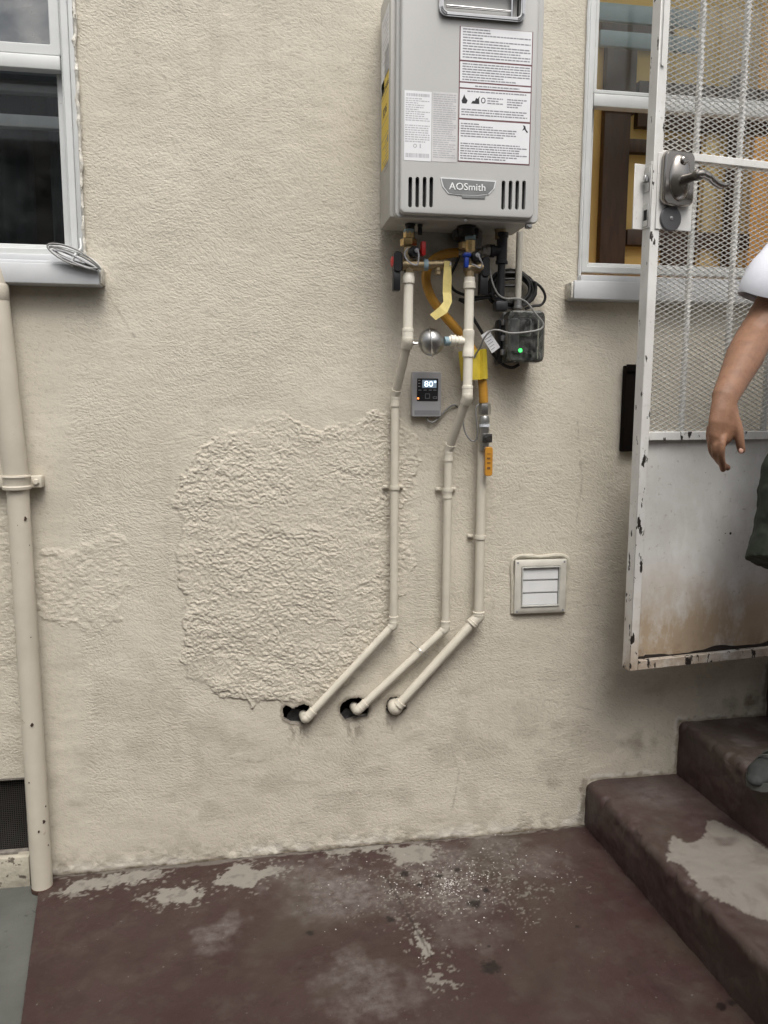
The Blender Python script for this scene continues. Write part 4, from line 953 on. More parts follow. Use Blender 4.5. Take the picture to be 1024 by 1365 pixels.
b = B(); coupler(b, C4-d*.012, d, .0145, .026); loft(b, spline([C4, C4+d*.012+Vector((0, .004, 0)), C4+d*.018+Vector((0, .05, 0))], 5), .0138, 18); obj('wall_elbow', b, M_pvcp, cold)
strap(cold, Vector((C2.x-.0005, -OW, V(594, 653, OW).z)), .0127)
b = B(); m_ = C3+(C4-C3)*.28; n_ = Vector((.6, 0, .8)); wire(b, [m_+Vector((-.030, .028, .022)), m_+Vector((-.010, -.0145, .010)), m_+Vector((.010, -.014, -.010)), m_+Vector((.022, .026, -.020))], .0013, 6); obj('wire_tie', b, M_steel, cold)
b = B(); loft(b, [V(619.5, 358, OP), V(643, 357, OP)], .0145, 18); loft(b, [Vector((xc_, -OP, V(626, 358, OP).z)), Vector((xc_, -OP, C0_.z+.002))], [.0135, .0125], 8); lathe(b, (xc_, -OP, V(626, 358, OP).z), (0, 0, 1), [(.01, .0125), (.045, .0125)], 12); obj('valve_body', b, M_brass2, cold)
b = B(); zt_ = V(628, 336, OP).z; lathe(b, (xc_+.001, -OP, zt_), (0, 0, 1), [(0, .0125), (.003, .0135), (.030, .0135)], 8); lathe(b, (xc_-.006, -.10, zt_+.012), (0, 0, 1), [(0, .021), (.016, .021)], 6); obj('union_nut', b, M_brass, cold)
b = B(); lathe(b, (xc_, -OP, V(627, 320, OP).z), (0, 0, 1), [(0, .0140), (.001, .0150), (.012, .0145), (.013, .012)], 16); obj('thread_tape', b, M_tape, cold)
b = B(); lathe(b, (xc_-.002, -OP, V(627, 313, OP).z), (0, 0, 1), [(0, .013), (.02, .012)], 14); obj('inlet_nipple', b, M_black, cold)
b = B(); p, q = V(617.5, 337, .14), V(627, 343, .14); box(b, p.x, q.x, -.152, -.128, q.z, p.z, .003); p, q = V(619, 342, .14), V(624, 357, .14); box(b, p.x, q.x, -.148, -.132, q.z, p.z, .002); obj('service_lever', b, M_blue, cold)
b = B(); c = V(635, 342, .137); lathe(b, c, (.25, -1, 0), [(-.015, .014), (0, .0150), (.006, .0145), (.009, .011)], 18); obj('port_cap', b, M_black, cold)
b = B(); wire(b, [V(637, 339, .155), V(640, 345, .156), V(643, 352, .15), V(640, 357, .145), V(634, 354, .142), V(629, 352, .14)], .0022, 6); lathe(b, V(636.5, 340, .15), (0, -1, 0), [(0, .006), (.004, .006)], 12); obj('cap_tether', b, M_greyp, cold)
b = B(); Lc = V(645, 357, .115); prism(b, rrect(Lc.x-.011, Lc.x+.013, Lc.z-.027, Lc.z+.027, .010, 4), -.133, -.095, bev=.003); p, q = V(639, 364, .115), V(649, 394, .115); box(b, p.x, q.x, -.128, -.100, q.z, p.z, .003); obj('valve_lever', b, M_black, cold)
# tee branch to the water hammer arrester
b = B(); a = V(618, 455, OP); loft(b, [Vector((xc_, -OP, V(622, 455, OP).z)), a-Vector((.012, 0, 0))], .0105, 14); loft(b, [V(612, 454.5, OP), V(598, 454, OP)], .0125, 14); coupler(b, V(613, 454.8, OP), (1, 0, 0), .0150, .012, .003); coupler(b, V(604, 454, OP), (1, 0, 0), .0158, .016, .0025); obj('tee_branch', b, M_pvc, cold)
bw = thing('hammer_arrester', V(575, 456, OP), 'round silver steel arrester ball with raised seam between two pipes', 'arrester')
c = V(574.5, 456, OP); R_ = .0375
b = B(); prof = [(R_*.93*math.sin(math.radians(a)), R_*math.cos(math.radians(a))) for a in range(-86, 87, 10)]; ax = Vector((1, -.18, .12)).normalized(); lathe(b, c, ax, prof, 32); ball = obj('ball', b, mat('brushed steel ball', (.42, .42, .41), .36, 1, .12, 40), bw)
b = B(); lathe(b, c, ax, [(-.0022, R_-.001), (-.0022, R_+.003), (0, R_+.0045), (.0022, R_+.003), (.0022, R_-.001)], 36, False); obj('seam', b, mat('bright seam', (.7, .7, .69), .25, 1, .1), bw)
b = B(); loft(b, [V(593, 455, OP), V(600, 454.5, OP)], .0125, 10); obj('taped_nipple', b, M_tape, bw)
b = B(); loft(b, [V(557, 457.5, OP), V(549, 458, OP)], .0032, 8); loft(b, [V(552, 457.5, OP), V(550, 457.5, OP)], .0052, 8); obj('charge_stem', b, M_steel, bw)

# --- gas line
gas = thing('gas_pipe', V(638, 800, OW), 'rightmost cream painted pipe running down from the orange lever', 'pipe')
g0 = V(644.5, 575, OW); g1 = Vector((V(640.5, 700, OW).x, -OW, V(638, 822, OW).z)); g2 = V(531, 940, .022); g0 = Vector((g1.x+.0012, -OW, g0.z))
b = B(); loft(b, [g0, g1], .0140, 20); obj('upright_pipe', b, M_pvcp, gas)
d = (g2-g1).normalized(); b = B(); coupler(b, g1+Vector((0, 0, .010)), (0, 0, 1), .0185, .012); loft(b, spline([g1+Vector((0, 0, .010)), g1, g1+d*.02], 4), .0175, 18); coupler(b, g1+d*.026, d, .0190, .012); obj('elbow', b, M_pvcp, gas)
b = B(); loft(b, [g1, g2], .0140, 20); obj('sloping_pipe', b, M_pvcp, gas)
b = B(); coupler(b, g2-d*.006, d, .0185, .016); lathe(b, g2+d*.012+Vector((0, .01, 0)), (0, -1, 0), [(-.06, .018), (0, .0230), (.012, .0215), (.020, .016), (.024, .007)], 20); obj('wall_elbow', b, M_pvcp, gas)
strap(gas, Vector((g1.x+.0005, -OW, V(639, 716, OW).z)), .0143, double=False)
gv = thing('gas_shutoff_valve', V(646, 590, .045), 'steel gas valve with long orange dipped lever handle', 'valve')
gx = V(645.5, 555, OW+.006).x; yv = -.044
def zz_(y): return V(645, y, .045).z
b = B(); lathe(b, (gx, yv, zz_(553)), (0, 0, 1), [(0, .0165), (.002, .0178), (.026, .0178), (.032, .0165), (.034, .0135)], 6); obj('flare_nut', b, M_steel, gv)
b = B(); lathe(b, (gx, yv, zz_(600)), (0, 0, 1), [(0, .0150), (.02, .0155), (.021, .0175), (.038, .0178), (.040, .0145), (.052, .0140), (.053, .0155), (.064, .0155), (.066, .0130), (.078, .0128), (.080, .0155), (.092, .0155), (.1, .0125)], 18); obj('valve_body', b, M_steel, gv)
b = B(); lathe(b, (gx, yv, zz_(569)), (0, 0, 1), [(0, .0160), (.008, .0160)], 18); obj('white_tape', b, mat('white tape', (.6, .63, .68), .6), gv)
b = B(); hc = V(648.5, 584, .066); lathe(b, (hc.x, -.044, hc.z), (0, -1, 0), [(0, .010), (.02, .010), (.021, .0135), (.026, .0135), (.027, .006), (.034, .006)], 6)
p, q = V(643, 578, .066), V(656, 590, .066); box(b, p.x, q.x, -.068, -.064, q.z, p.z, .001); obj('stem_nut', b, M_chrome, gv)
b = B(); p, q = V(643, 588, .068), V(650, 601, .068); prism(b, [(p.x, p.z), (q.x, p.z), (q.x, q.z+.01), (p.x+.004, q.z)], -.067, -.063); obj('handle_stop', b, M_steel, gv)
b = B(); p, q = V(647, 596, .072), V(656, 634.5, .072); prism(b, rrect(p.x, q.x, q.z, p.z, .006, 4), -.076, -.066, bev=.0015); hl = obj('lever_handle', b, M_orange, gv)
b = B()
for k, (yy, h_) in enumerate(((605, 1), (611, 3), (617, 2), (624, 4))): p = V(651.5, yy, .0765); box(b, p.x-.005, p.x+.005, -.0768, -.0761, p.z-.0012*h_*.7, p.z+.0012*h_*.7, 0)
obj('raised_marks', b, mat('brown print', (.15, .07, .02), .6), hl, smooth=0)
# black iron sediment trap
st_ = thing('iron_sediment_trap', V(669, 360, .1), 'black iron tee and capped drop pipe under the heater', 'pipe fitting')
tx = V(669, 340, .1).x; T = lambda y: V(669, y, .1).z
b = B(); lathe(b, (tx, -.1, T(352)), (0, 0, 1), [(0, .0155), (.0005, .0175), (.008, .0175), (.0095, .0150), (.070, .0150), (.072, .0175), (.084, .0175), (.0845, .0155)], 20); loft(b, [(tx, -.1, T(334.5)), V(655, 334.5, .1)], .0142, 18); coupler(b, V(656, 334.5, .1), (1, 0, 0), .0178, .012); obj('tee', b, M_iron, st_)
b = B(); lathe(b, (tx, -.1, T(403)), (0, 0, 1), [(0, .0108), (.115, .0108)], 16); obj('drop_nipple', b, M_iron, st_)
b = B(); p = V(666.5, 408, .1); box(b, tx-.019, tx+.017, -.118, -.082, T(415), T(402), .005); lathe(b, (tx, -.1, T(403)), (0, 0, 1), [(0, .0165), (.012, .0160), (.014, .012)], 16); obj('cap', b, M_iron, st_)
b = B(); lathe(b, (tx, -.1, T(313)), (0, 0, 1), [(0, .0108), (HB-T(313)-.001, .0108)], 16); obj('riser_nipple', b, M_brass2, st_)
b = B(); lathe(b, V(652, 334.5, .1), (-1, 0, 0), [(0, .0185), (.010, .0185), (.012, .015), (.020, .013)], 6); obj('union', b, M_steel, st_)
# flex hose
fh = thing('gas_flex_hose', V(575, 400, .06), 'orange coated flexible gas hose looping behind the pipes', 'hose')
HP = [(648, 334.5, .10), (636, 335, .075), (618, 336, .065), (608, 336.5, .062), (590, 340, .06), (575, 350, .058), (568, 368, .058), (573, 392, .058), (587, 414, .058), (607, 437, .056), (627, 462, .052), (639, 487, .047), (643.5, 512, .044), (645, 537, .044)]
b = B(); pts = spline([V(*p) for p in HP], 10); sel = [i for i, p in enumerate(pts) if i >= 30]
loft(b, pts[28:], [.0132 + .0004*math.sin(i*2.2) for i in range(len(pts[28:]))], 16); obj('coated_hose', b, M_hose, fh)
b = B(); loft(b, pts[:30], .0075, 12); lathe(b, pts[27], (-(pts[27]-pts[29]).normalized())*-1, [(0, .009), (.010, .009), (.012, .007)], 10); obj('bare_end', b, M_steel, fh)
# yellow sleeve tag on the hose
ys = thing('yellow_warning_sleeve', V(632, 487, .06), 'bright yellow folded plastic sleeve on hose behind the pipe', 'tag')
b = B(); F = [(611, 469, .030), (619, 467, .050), (622, 466, .066), (636, 466, .068), (640, 466, .062), (644, 465, .070), (649, 465, .052)]
F2 = [(615, 508, .030), (621, 507, .050), (625, 506.5, .066), (636, 506, .068), (640, 506, .062), (645, 505, .070), (650.5, 505, .052)]
tp = [b.verts.new(V(*p)) for p in F]; bt = [b.verts.new(V(*p)) for p in F2]
for i in range(len(F)-1): b.faces.new((tp[i], tp[i+1], bt[i+1], bt[i]))
o = obj('folded_sheet', b, M_foil2, ys, smooth=0); mo = o.modifiers.new('s', 'SOLIDIFY'); mo.thickness = .0008

# --- electrical
cn = thing('conduit', V(690, 350, .05), 'thin cream electrical conduit dropping from heater to outlet box', 'conduit')
b = B(); q0 = V(690, 412, .05); q1 = V(690, 300, .05); loft(b, [Vector((q0.x, -.05, q0.z+.01)), Vector((q0.x+.001, -.05, HB+.005))], .0095, 18); obj('tube', b, M_conduit, cn)
b = B(); lathe(b, (q0.x, -.05, q0.z+.001), (0, 0, 1), [(0, .0145), (.006, .0145), (.007, .012), (.022, .012), (.024, .0145), (.028, .0145), (.029, .010)], 14); obj('connector', b, M_steel, cn)
ob = thing('outlet_box', V(695, 450, 0), 'weatherproof outlet box with clear bubble cover and green light', 'outlet box')
bx0, bx1, bz0, bz1 = V(670, 450, .05).x, V(717, 450, .05).x, V(690, 484, .05).z, V(690, 416.5, .05).z
b = B(); box(b, bx0+.006, bx1-.004, -.042, -.004, bz0+.004, bz1-.004, .004); obj('back_box', b, M_greyp2, ob)
b = B(); box(b, bx0, bx1, -.052, -.043, bz0, bz1, .003); obj('gasket_plate', b, mat('smoked plate', (.10, .11, .11), .4), ob)
b = B(); prism(b, rrect(bx0+.001, bx1-.001, bz0+.002, bz1-.002, .010), -.105, -.0525, bev=.004)
bmesh.ops.delete(b, geom=[f for f in b.faces if abs(f.normal.y) > .9 and f.calc_center_median().y > -.06], context='FACES')
o = obj('bubble_cover', b, M_clear, ob); mo = o.modifiers.new('s', 'SOLIDIFY'); mo.thickness = .002
b = B()
for z in (bz0+.03, bz0+.07, bz1-.03): box(b, bx0-.006, bx0+.0005, -.066, -.050, z-.008, z+.008, .002)
obj('hinge', b, M_greyp2, ob)
b = B(); p, q = V(684, 421, .07), V(712, 470, .07); box(b, p.x, q.x, -.075, -.053, q.z, p.z, .005); box(b, p.x+.012, q.x-.02, -.095, -.075, q.z+.05, p.z-.008, .005); pg = obj('receptacle', b, M_black, ob)
b = B(); p, q = V(681, 424, .09), V(692, 468, .09); box(b, p.x, q.x, -.094, -.076, q.z, p.z, .006); obj('plug', b, M_greyp2, ob); b = B(); p, q = V(695, 424, .09), V(709, 448, .09); box(b, p.x, q.x, -.090, -.076, q.z, p.z, .006); obj('pale_block', b, M_greyp, ob)  # second box is pale grey, imitating the cover's bright reflection
b = B(); p = V(694, 467, .078); lathe(b, (p.x, -.0755, p.z), (0, -1, 0), [(0, .0055), (.002, .0055), (.004, .003)], 12); obj('indicator_light', b, M_green, ob)
b = B(); box(b, bx0-.012, bx0+.005, -.05, -.006, bz0-.004, bz1-.018, .008); obj('cord_entry', b, M_black, ob)
# black power cord: coil + loops
pc = thing('power_cord', V(682, 386, .03), 'black power cord coiled behind iron pipe and conduit', 'cord')
b = B(); cc = V(681, 386, .02); pts = []
for k in range(0, 10*20+1):
    a = k/20*2*math.pi; rr = .056+.010*math.sin(k*.13+1)+.004*math.sin(a*2.1); pts.append(Vector((cc.x+(rr+.006)*math.cos(a+.4), -.012-.0065*(k/20)*.45-.004*math.sin(a*.5), cc.z+rr*.82*math.sin(a+.4))))
loft(b, pts, .0042, 7); obj('coil', b, M_rubber, pc)
b = B(); wire(b, [V(700, 372, .03), V(712, 376, .03), V(722, 384, .028), V(727, 396, .025), V(722, 406, .022), V(711, 408, .022), V(700, 412, .02)], .0042, 8); obj('side_loop', b, M_rubber, pc)
b = B(); wire(b, [V(611, 322, .05), V(613, 338, .045), V(606, 356, .035), V(599, 372, .028), V(604, 385, .026), V(616, 392, .026), V(634, 396, .028), V(655, 392, .035), V(672, 388, .03)], .0042, 8); obj('left_run', b, M_rubber, pc)
b = B(); wire(b, [V(612, 399, .03), V(622, 406, .03), V(631, 424, .03), V(643, 444, .035), V(656, 469, .04), V(668, 484, .035), V(682, 490, .03), V(692, 486, .03)], .0048, 8); wire(b, [V(612, 399, .03), V(630, 400, .03), V(650, 397, .03), V(668, 400, .03)], .0042, 8); obj('lower_run', b, M_rubber, pc)
b = B()
for k, (y0, y1) in enumerate(((362, 366), (370, 374), (379, 383))): loft(b, [V(672, (y0+y1)/2, .045), V(688, (y0+y1)/2, .045)], .004, 8)
obj('coil_wrap', b, M_rubber, pc)
ct = thing('cord_tag', V(653, 457, .06), 'small white printed paper tag wrapped round the black cord', 'tag')
b = B(); qd = [V(641, 447, .062), V(652, 440, .058), V(667, 463, .060), V(656, 471, .066)]
lo_ = [b.verts.new(p) for p in qd]; hi_ = [b.verts.new(p+Vector((0, .0035, 0))) for p in qd]; b.faces.new(lo_); b.faces.new(hi_[::-1])
for i in range(4): b.faces.new((lo_[i], hi_[i], hi_[(i+1) % 4], lo_[(i+1) % 4]))
bmesh.ops.bevel(b, geom=b.edges[:], offset=.001, segments=2, affect='EDGES'); obj('paper', b, M_white, ct, smooth=30)
b = B()
for k in range(6):
    f_ = .14+k*.14; p = qd[0].lerp(qd[3], f_).lerp(qd[1].lerp(qd[2], f_), .12)+Vector((0, -.0012, 0)); q = qd[0].lerp(qd[3], f_).lerp(qd[1].lerp(qd[2], f_), random.uniform(.5, .9))+Vector((0, -.0012, 0)); loft(b, [p, q], .0008, 4)
obj('small_print', b, M_ink, ct)
gw = thing('grey_signal_wire', V(700, 440, .12), 'thin grey wire looping across the front of the outlet box', 'wire')
b = B(); wire(b, [V(650, 345, .07), V(653, 360, .11), V(657, 378, .12), V(664, 392, .12), V(674, 398, .118), V(690, 398, .115), V(702, 403, .115), V(714, 418, .12), V(724, 431, .12), V(720, 439, .12), V(700, 443, .12), V(680, 444, .12), V(664, 440, .115), V(653, 442, .11), V(645, 452, .10), V(640, 463, .085), V(634, 473, .07), V(630, 484, .06), V(627, 495, .04)], .0026, 8); obj('wire_run', b, M_greywire, gw)
# wall controller
wc = thing('wall_controller', V(568, 526, 0), 'small grey wall thermostat controller showing lit 80 degree display', 'thermostat')
cx0, cx1, cz0, cz1 = V(549.5, 526, .02).x, V(588, 526, .02).x, V(568, 555.5, .02).z, V(568, 495.5, .02).z
b = B(); prism(b, rrect(cx0, cx1, cz0, cz1, .004, 3), -.022, -.003, bev=.0015); obj('case', b, M_greyp, wc)
b = B(); r = PR(556, 504.5, 584, 534.5, .0225); prism(b, rrect(r[0], r[1], r[2], r[3], .002, 3), -.0232, -.0222); sc_ = obj('screen', b, M_black, wc)
b = B(); r = PR(563, 506.5, 582, 517, .0235); box(b, r[0], r[1], -.0236, -.0233, r[2], r[3]); obj('lit_window', b, M_disp and emat('display backlight', (.10, .13, .16), 1.0), sc_, smooth=0)
me = textmesh('80°', .0235, facing(V(574, 512.2, .0238), 1.15, 1.0)); me_o = mobj('display_digits', me, M_disp, sc_, smooth=0); mo = me_o.modifiers.new('s', 'SOLIDIFY'); mo.thickness = .0006
b = B()
for x, y in ((559, 507), (559, 511), (559, 515)): p = V(x, y, .0235); box(b, p.x-.003, p.x+.003, -.0236, -.0233, p.z-.001, p.z+.001)
for x in (560, 567, 574, 580): p = V(x, 520, .0235); box(b, p.x-.005, p.x+.004, -.0236, -.0233, p.z-.0007, p.z+.0007)
obj('screen_print', b, M_greyp, sc_, smooth=0)
b = B()
for x, y, hw, hh in ((570, 528, .007, .007), (580, 530, .006, .003)): p = V(x, y, .0235); frame_rect(b, p.x-hw, p.x+hw, p.z-hh, p.z+hh, .0012, -.0238, -.0233, 0)
obj('button', b, M_greyp2, sc_, smooth=0)
b = B(); p = V(557.5, 531, .0235); lathe(b, (p.x, -.0233, p.z), (0, -1, 0), [(0, .0028), (.001, .0028)], 10); obj('indicator_light', b, M_amber, sc_)
b = B(); r = PR(552.5, 547, 586, 553, .0225); box(b, r[0], r[1], -.0228, -.0222, r[2], r[3]); obj('lower_flap', b, M_greyp2, wc, smooth=0)
b = B(); wire(b, [V(570, 554, .012), V(570, 560, .012), V(576, 563, .014), V(583, 559, .012), V(590, 551, .01), V(600, 542, .008), V(607, 540, .008), V(612, 545, -.01)], .0026, 8); wl_o = obj('controller_wire', b, M_greywire, wc)
gw2 = thing('grey_loop_wire', V(625, 575, .03), 'grey wire hanging in a U loop beside the gas valve', 'wire')
b = B(); wire(b, [V(624, 532, .035), V(619, 548, .03), V(618, 566, .028), V(622, 580, .028), V(630, 588, .03), V(636, 583, .035), V(636, 565, .04), V(634, 548, .04), V(637, 540, .04), V(642, 538, .03)], .0026, 8); obj('wire_loop', b, M_greywire, gw2)

# ------------------------------------------------------------------ dryer vent
dv_ = thing('dryer_vent', V(719, 782, 0), 'square white louvred wall vent low on the stucco wall', 'vent')
vx0, vx1, vz0, vz1 = V(686, 782, .012).x, V(754, 782, .012).x, V(719, 817, .012).z, V(719, 746, .012).z
b = B(); fr2 = .024
frame_rect(b, vx0, vx1, vz0, vz1, fr2-.003, -.016, -.001, .002); obj('frame', b, mat('painted vent frame', (.56, .54, .48), .5, 0, .1, 20, spots=[((.16, .15, .12), 40, .68)]), dv_)
b = B(); frame_rect(b, vx0+fr2-.003, vx1-fr2+.003, vz0+fr2-.003, vz1-fr2+.003, .004, -.019, -.002, .001); obj('inner_rim', b, mat('grey rim', (.42, .42, .39), .6), dv_)
ix0, ix1, iz0, iz1 = vx0+fr2, vx1-fr2, vz0+fr2, vz1-fr2; H3 = (iz1-iz0)/3
for k in range(3):
    za = iz0+k*H3; b = B(); t = bmesh.new()
    ps = [(-.007, za+H3-.001), (-.0105, za+H3-.002), (-.013, za+.004), (-.012, za+.001), (-.009, za+.001)]
    a_ = [t.verts.new((ix0+.002, y, z)) for y, z in ps]; c_ = [t.verts.new((ix1-.002, y, z)) for y, z in ps]; t.faces.new(a_); t.faces.new(c_[::-1])
    for i in range(5): t.faces.new((a_[i], c_[i], c_[(i+1) % 5], a_[(i+1) % 5]))
    join(b, t); obj('louvre', b, mat('white louvre', (.66, .67, .67), .45, 0, .05), dv_, smooth=20)
b = B(); box(b, ix0, ix1, -.003, -.0005, iz0, iz1); obj('backing', b, M_dark, dv_, smooth=0)
b = B()
for x in (vx0+.008, vx1-.008):
    for z in (vz0+.008, vz1-.008): lathe(b, (x, -.0158, z), (0, -1, 0), [(0, .0035), (.001, .003)], 8)
obj('screws', b, M_ink, dv_)
b = B(); P = []                                                              # lumpy sealant round the frame
ring = [(vx0-.002, vz0), (vx0-.004, (vz0+vz1)/2), (vx0-.001, vz1+.004), ((vx0+vx1)/2, vz1+.007), (vx1+.002, vz1+.002), (vx1+.003, (vz0+vz1)/2), (vx1, vz0-.002)]
loft(b, spline([(x, -.003, z) for x, z in ring], 8), [random.uniform(.005, .0085) for _ in range(49)], 8); obj('sealant', b, mat('lumpy sealant', (.50, .47, .39), .8, 0, .15, 50, .6, 120), dv_)

# ------------------------------------------------------------------ wire bundle on the left sill
wb = thing('wire_bundle', V(100, 345, .05), 'coiled bundle of thin grey and white wire on left sill', 'wire')
ctr = V(101, 346, .055); dx = (V(136, 362, .055)-V(68, 333, .055)); ux = dx.normalized(); uz = Vector((-ux.z, 0, ux.x))
Rw = random.Random(5)
for j, m in enumerate((M_vinyl, M_greywire, M_greyp, M_greywire, M_vinyl, M_greyp, M_greywire)):
    b = B(); pts = []; L0 = dx.length/2*Rw.uniform(.80, 1.02); h0 = Rw.uniform(.008, .019); sh = ux*Rw.uniform(-.006, .006)+uz*Rw.uniform(-.004, .004); ph = Rw.random()*6
    for k in range(0, 24*(2 if j % 2 else 1)+1):
        a = k/24*2*math.pi; pts.append(ctr+sh+ux*L0*math.cos(a)+uz*(h0*math.sin(a)*(1-.25*math.cos(a))+.0015*math.sin(a*3+ph))+Vector((0, -.004-.0022*j+.002*math.sin(a*2+ph), 0)))
    loft(b, pts, .0025, 6); obj('wire_turn', b, m, wb)
b = B(); p = ctr-uz*.0; wire(b, [p+uz*.02+Vector((0, .012, 0)), p+uz*.016+Vector((0, -.010, 0)), p-uz*.004+Vector((-.004, -.014, 0)), p-uz*.018+Vector((-.002, -.004, 0))], .0042, 7); wire(b, [V(107, 318, .02), V(108, 330, .03), V(104, 337, .05), V(112, 345, .058), V(117, 358, .058)], .0028, 7); obj('tie', b, M_vinyl, wb)

# ------------------------------------------------------------------ dark box behind the door
mbx = thing('dark_wall_box', V(840, 545, 0), 'narrow dark brown box on the wall behind the security door', 'box')
p, q = V(835.5, 487, .03), V(862, 602, .03); b = B(); box(b, p.x, q.x, -.03, -.003, q.z, p.z, .003); obj('box_body', b, M_mail, mbx)
b = B(); box(b, p.x-.002, q.x, -.036, -.0305, p.z-.02, p.z+.003, .002); obj('box_lid', b, M_mail, mbx)

# ------------------------------------------------------------------ security door, folded back against the wall
DA = math.radians(7.6); LO = Vector((1.053, -.190, 0)); DWID = .93
dz0 = .608; dz1 = 2.66
door = thing('security_door', (LO.x, LO.y, dz0), 'white iron security door with expanded mesh and rusty bottom, swung open', 'door', rz=DA)
u_ = Vector((math.cos(DA), math.sin(DA), 0)); n_ = Vector((math.sin(DA), -math.cos(DA), 0))
def DP(px, py, t=.038):                       # photo point -> (along door, height above door bottom) on plane t in front of back face
    r = ray(px, py); o_ = LO+n_*t; k = (o_-CAM).dot(n_)/r.dot(n_); h = CAM+r*k; return (h-o_).dot(u_), h.z-dz0
def dbox(bm, s0, s1, t0, t1, z0, z1, bev=.0015, seg=1): return box(bm, s0, s1, -t1, -t0, z0, z1, bev, seg)
DH = dz1-dz0; TH = .038; SW = .028
# chipped paint material driven by height in the door's own frame
def doorpaint(name, chips, rust):
    m = bpy.data.materials.new(name); m.use_nodes = True; t = m.node_tree; p = t.nodes['Principled BSDF']; L = t.links.new
    tc = nd(t, 'ShaderNodeTexCoord'); sx = nd(t, 'ShaderNodeSeparateXYZ'); L(tc.outputs['Object'], sx.inputs[0])
    def nz(s, d=6., r=.6, st=(1, 1, 1)):
        mp = nd(t, 'ShaderNodeMapping'); mp.inputs['Scale'].default_value = st; L(tc.outputs['Object'], mp.inputs[0])
        n = nd(t, 'ShaderNodeTexNoise', Scale=s, Detail=d, Roughness=r); L(mp.outputs[0], n.inputs['Vector']); return n.outputs[0]
    def mr(v, a, b, c=0., d=1.):
        n = nd(t, 'ShaderNodeMapRange'); n.inputs[1].default_value = a; n.inputs[2].default_value = b; n.inputs[3].default_value = c; n.inputs[4].default_value = d; L(v, n.inputs[0]); return n.outputs[0]
    def mt(op, a, b):
        n = nd(t, 'ShaderNodeMath', operation=op)
        for i, v in enumerate((a, b)):
            if isinstance(v, (int, float)): n.inputs[i].default_value = v
            else: L(v, n.inputs[i])
        return n.outputs[0]
    def over(base, col, fac):
        n = nd(t, 'ShaderNodeMix', data_type='RGBA')
        if isinstance(base, tuple): n.inputs[6].default_value = (*base, 1)
        else: L(base, n.inputs[6])
        n.inputs[7].default_value = (*col, 1); L(fac, n.inputs[0]); return n.outputs[2]
    low = mr(sx.outputs['Z'], .34, .10); vlow = mr(sx.outputs['Z'], .10, .0)
    c = over((.72, .72, .70), (.60, .59, .56), mr(nz(6, 8, .65), .38, .66))
    c = over(c, (.76, .76, .75), mt('MULTIPLY', mr(nz(16, 6, .6, (1, 1, .5)), .52, .66), .6))
    c = over(c, (.42, .33, .235), mt('MULTIPLY', mt('MULTIPLY', low, mr(nz(7, 8, .7, (1, 1, .55)), .34, .56)), .80*rust))
    c = over(c, (.24, .16, .10), mt('MULTIPLY', mt('MULTIPLY', vlow, mr(nz(18, 6, .7), .44, .62)), .8*rust))
    c = over(c, (.30, .27, .22), mt('MULTIPLY', mr(nz(60, 4, .7), .62, .70), .5))
    ch = mr(mt('ADD', nz(20, 5, .6, (2.2, 2.2, .8)), mt('MULTIPLY', mr(sx.outputs['Z'], .9, .1), .055*chips)), .645, .655)
    c = over(c, (.022, .017, .014), mt('MULTIPLY', ch, min(1., chips)))
    L(c, p.inputs['Base Color']); L(mr(nz(20), .3, .7, .35, .6), p.inputs['Roughness'])
    b = nd(t, 'ShaderNodeBump', Strength=.35, Distance=.002); L(mt('SUBTRACT', mt('ADD', nz(26, 8, .65), 0), ch), b.inputs['Height']); L(b.outputs[0], p.inputs['Normal']); return m
M_frame = doorpaint('chipped door frame paint', 1.25, .8); M_panel = doorpaint('stained door panel paint', 0.0, 1.5); M_clean = doorpaint('door paint', .0, .0)
b = B(); dbox(b, 0, SW, 0, TH, .0, DH); ls = obj('latch_stile', b, M_frame, door, world=False)
b = B(); dbox(b, DWID-SW, DWID, 0, TH, .0, DH); obj('hinge_stile', b, M_frame, door, world=False)
zb_ = DP(930, 870)[1]*0+.036
b = B(); dbox(b, SW, DWID-SW, .001, TH-.001, 0, .028); obj('bottom_rail', b, M_frame, door, world=False)
b = B(); dbox(b, SW, DWID-SW, .001, TH-.001, DH-.028, DH); obj('top_rail', b, M_frame, door, world=False)
zmr = DP(930, 581)[1]; b = B(); dbox(b, SW, DWID-SW, .001, TH-.001, zmr-.012, zmr+.012); obj('middle_rail', b, M_frame, door, world=False)
zlr = DP(960, 213)[1]; b = B(); dbox(b, SW, DWID-SW, .006, TH-.001, zlr-.010, zlr+.010); obj('upper_rail', b, M_clean, door, world=False)
b = B(); dbox(b, SW, DWID-SW, .014, .020, .028, zmr-.012, 0); obj('kick_panel', b, M_panel, door, world=False)
# rust-eaten lower edge of the kick panel: ragged dark gap strip with depth
b = B(); pts = []; s = SW
poly = [(SW+.002, .029)]
while s < DWID-SW-.01:
    hgt = .003+.016*max(0, vn(np.array([s*14.]), np.array([2.]), 3)[0]-.30)*1.6*(1.0 if .06 < s else .4); poly.append((s, .029+hgt)); s += .005
poly.append((DWID-SW-.004, .029)); prism(b, [(a, z) for a, z in poly], -.0225, -.0203)
obj('rusted_edge', b, mat('black rust', (.022, .016, .013), .9, 0, .5, 60), door, world=False, smooth=0)
b = B()
for px, py, r in ((974, 711, .0042), (967, 711, .0018), (959, 720, .0014), (941, 630, .001), (985, 640, .001)):
    s, z = DP(px, py, .0205); lathe(b, (s, -.0198, z), (0, -1, 0), [(0, r), (.0006, r)], 7)
obj('paint_chips', b, mat('bare steel chip', (.03, .025, .02), .8), door, world=False, smooth=0)
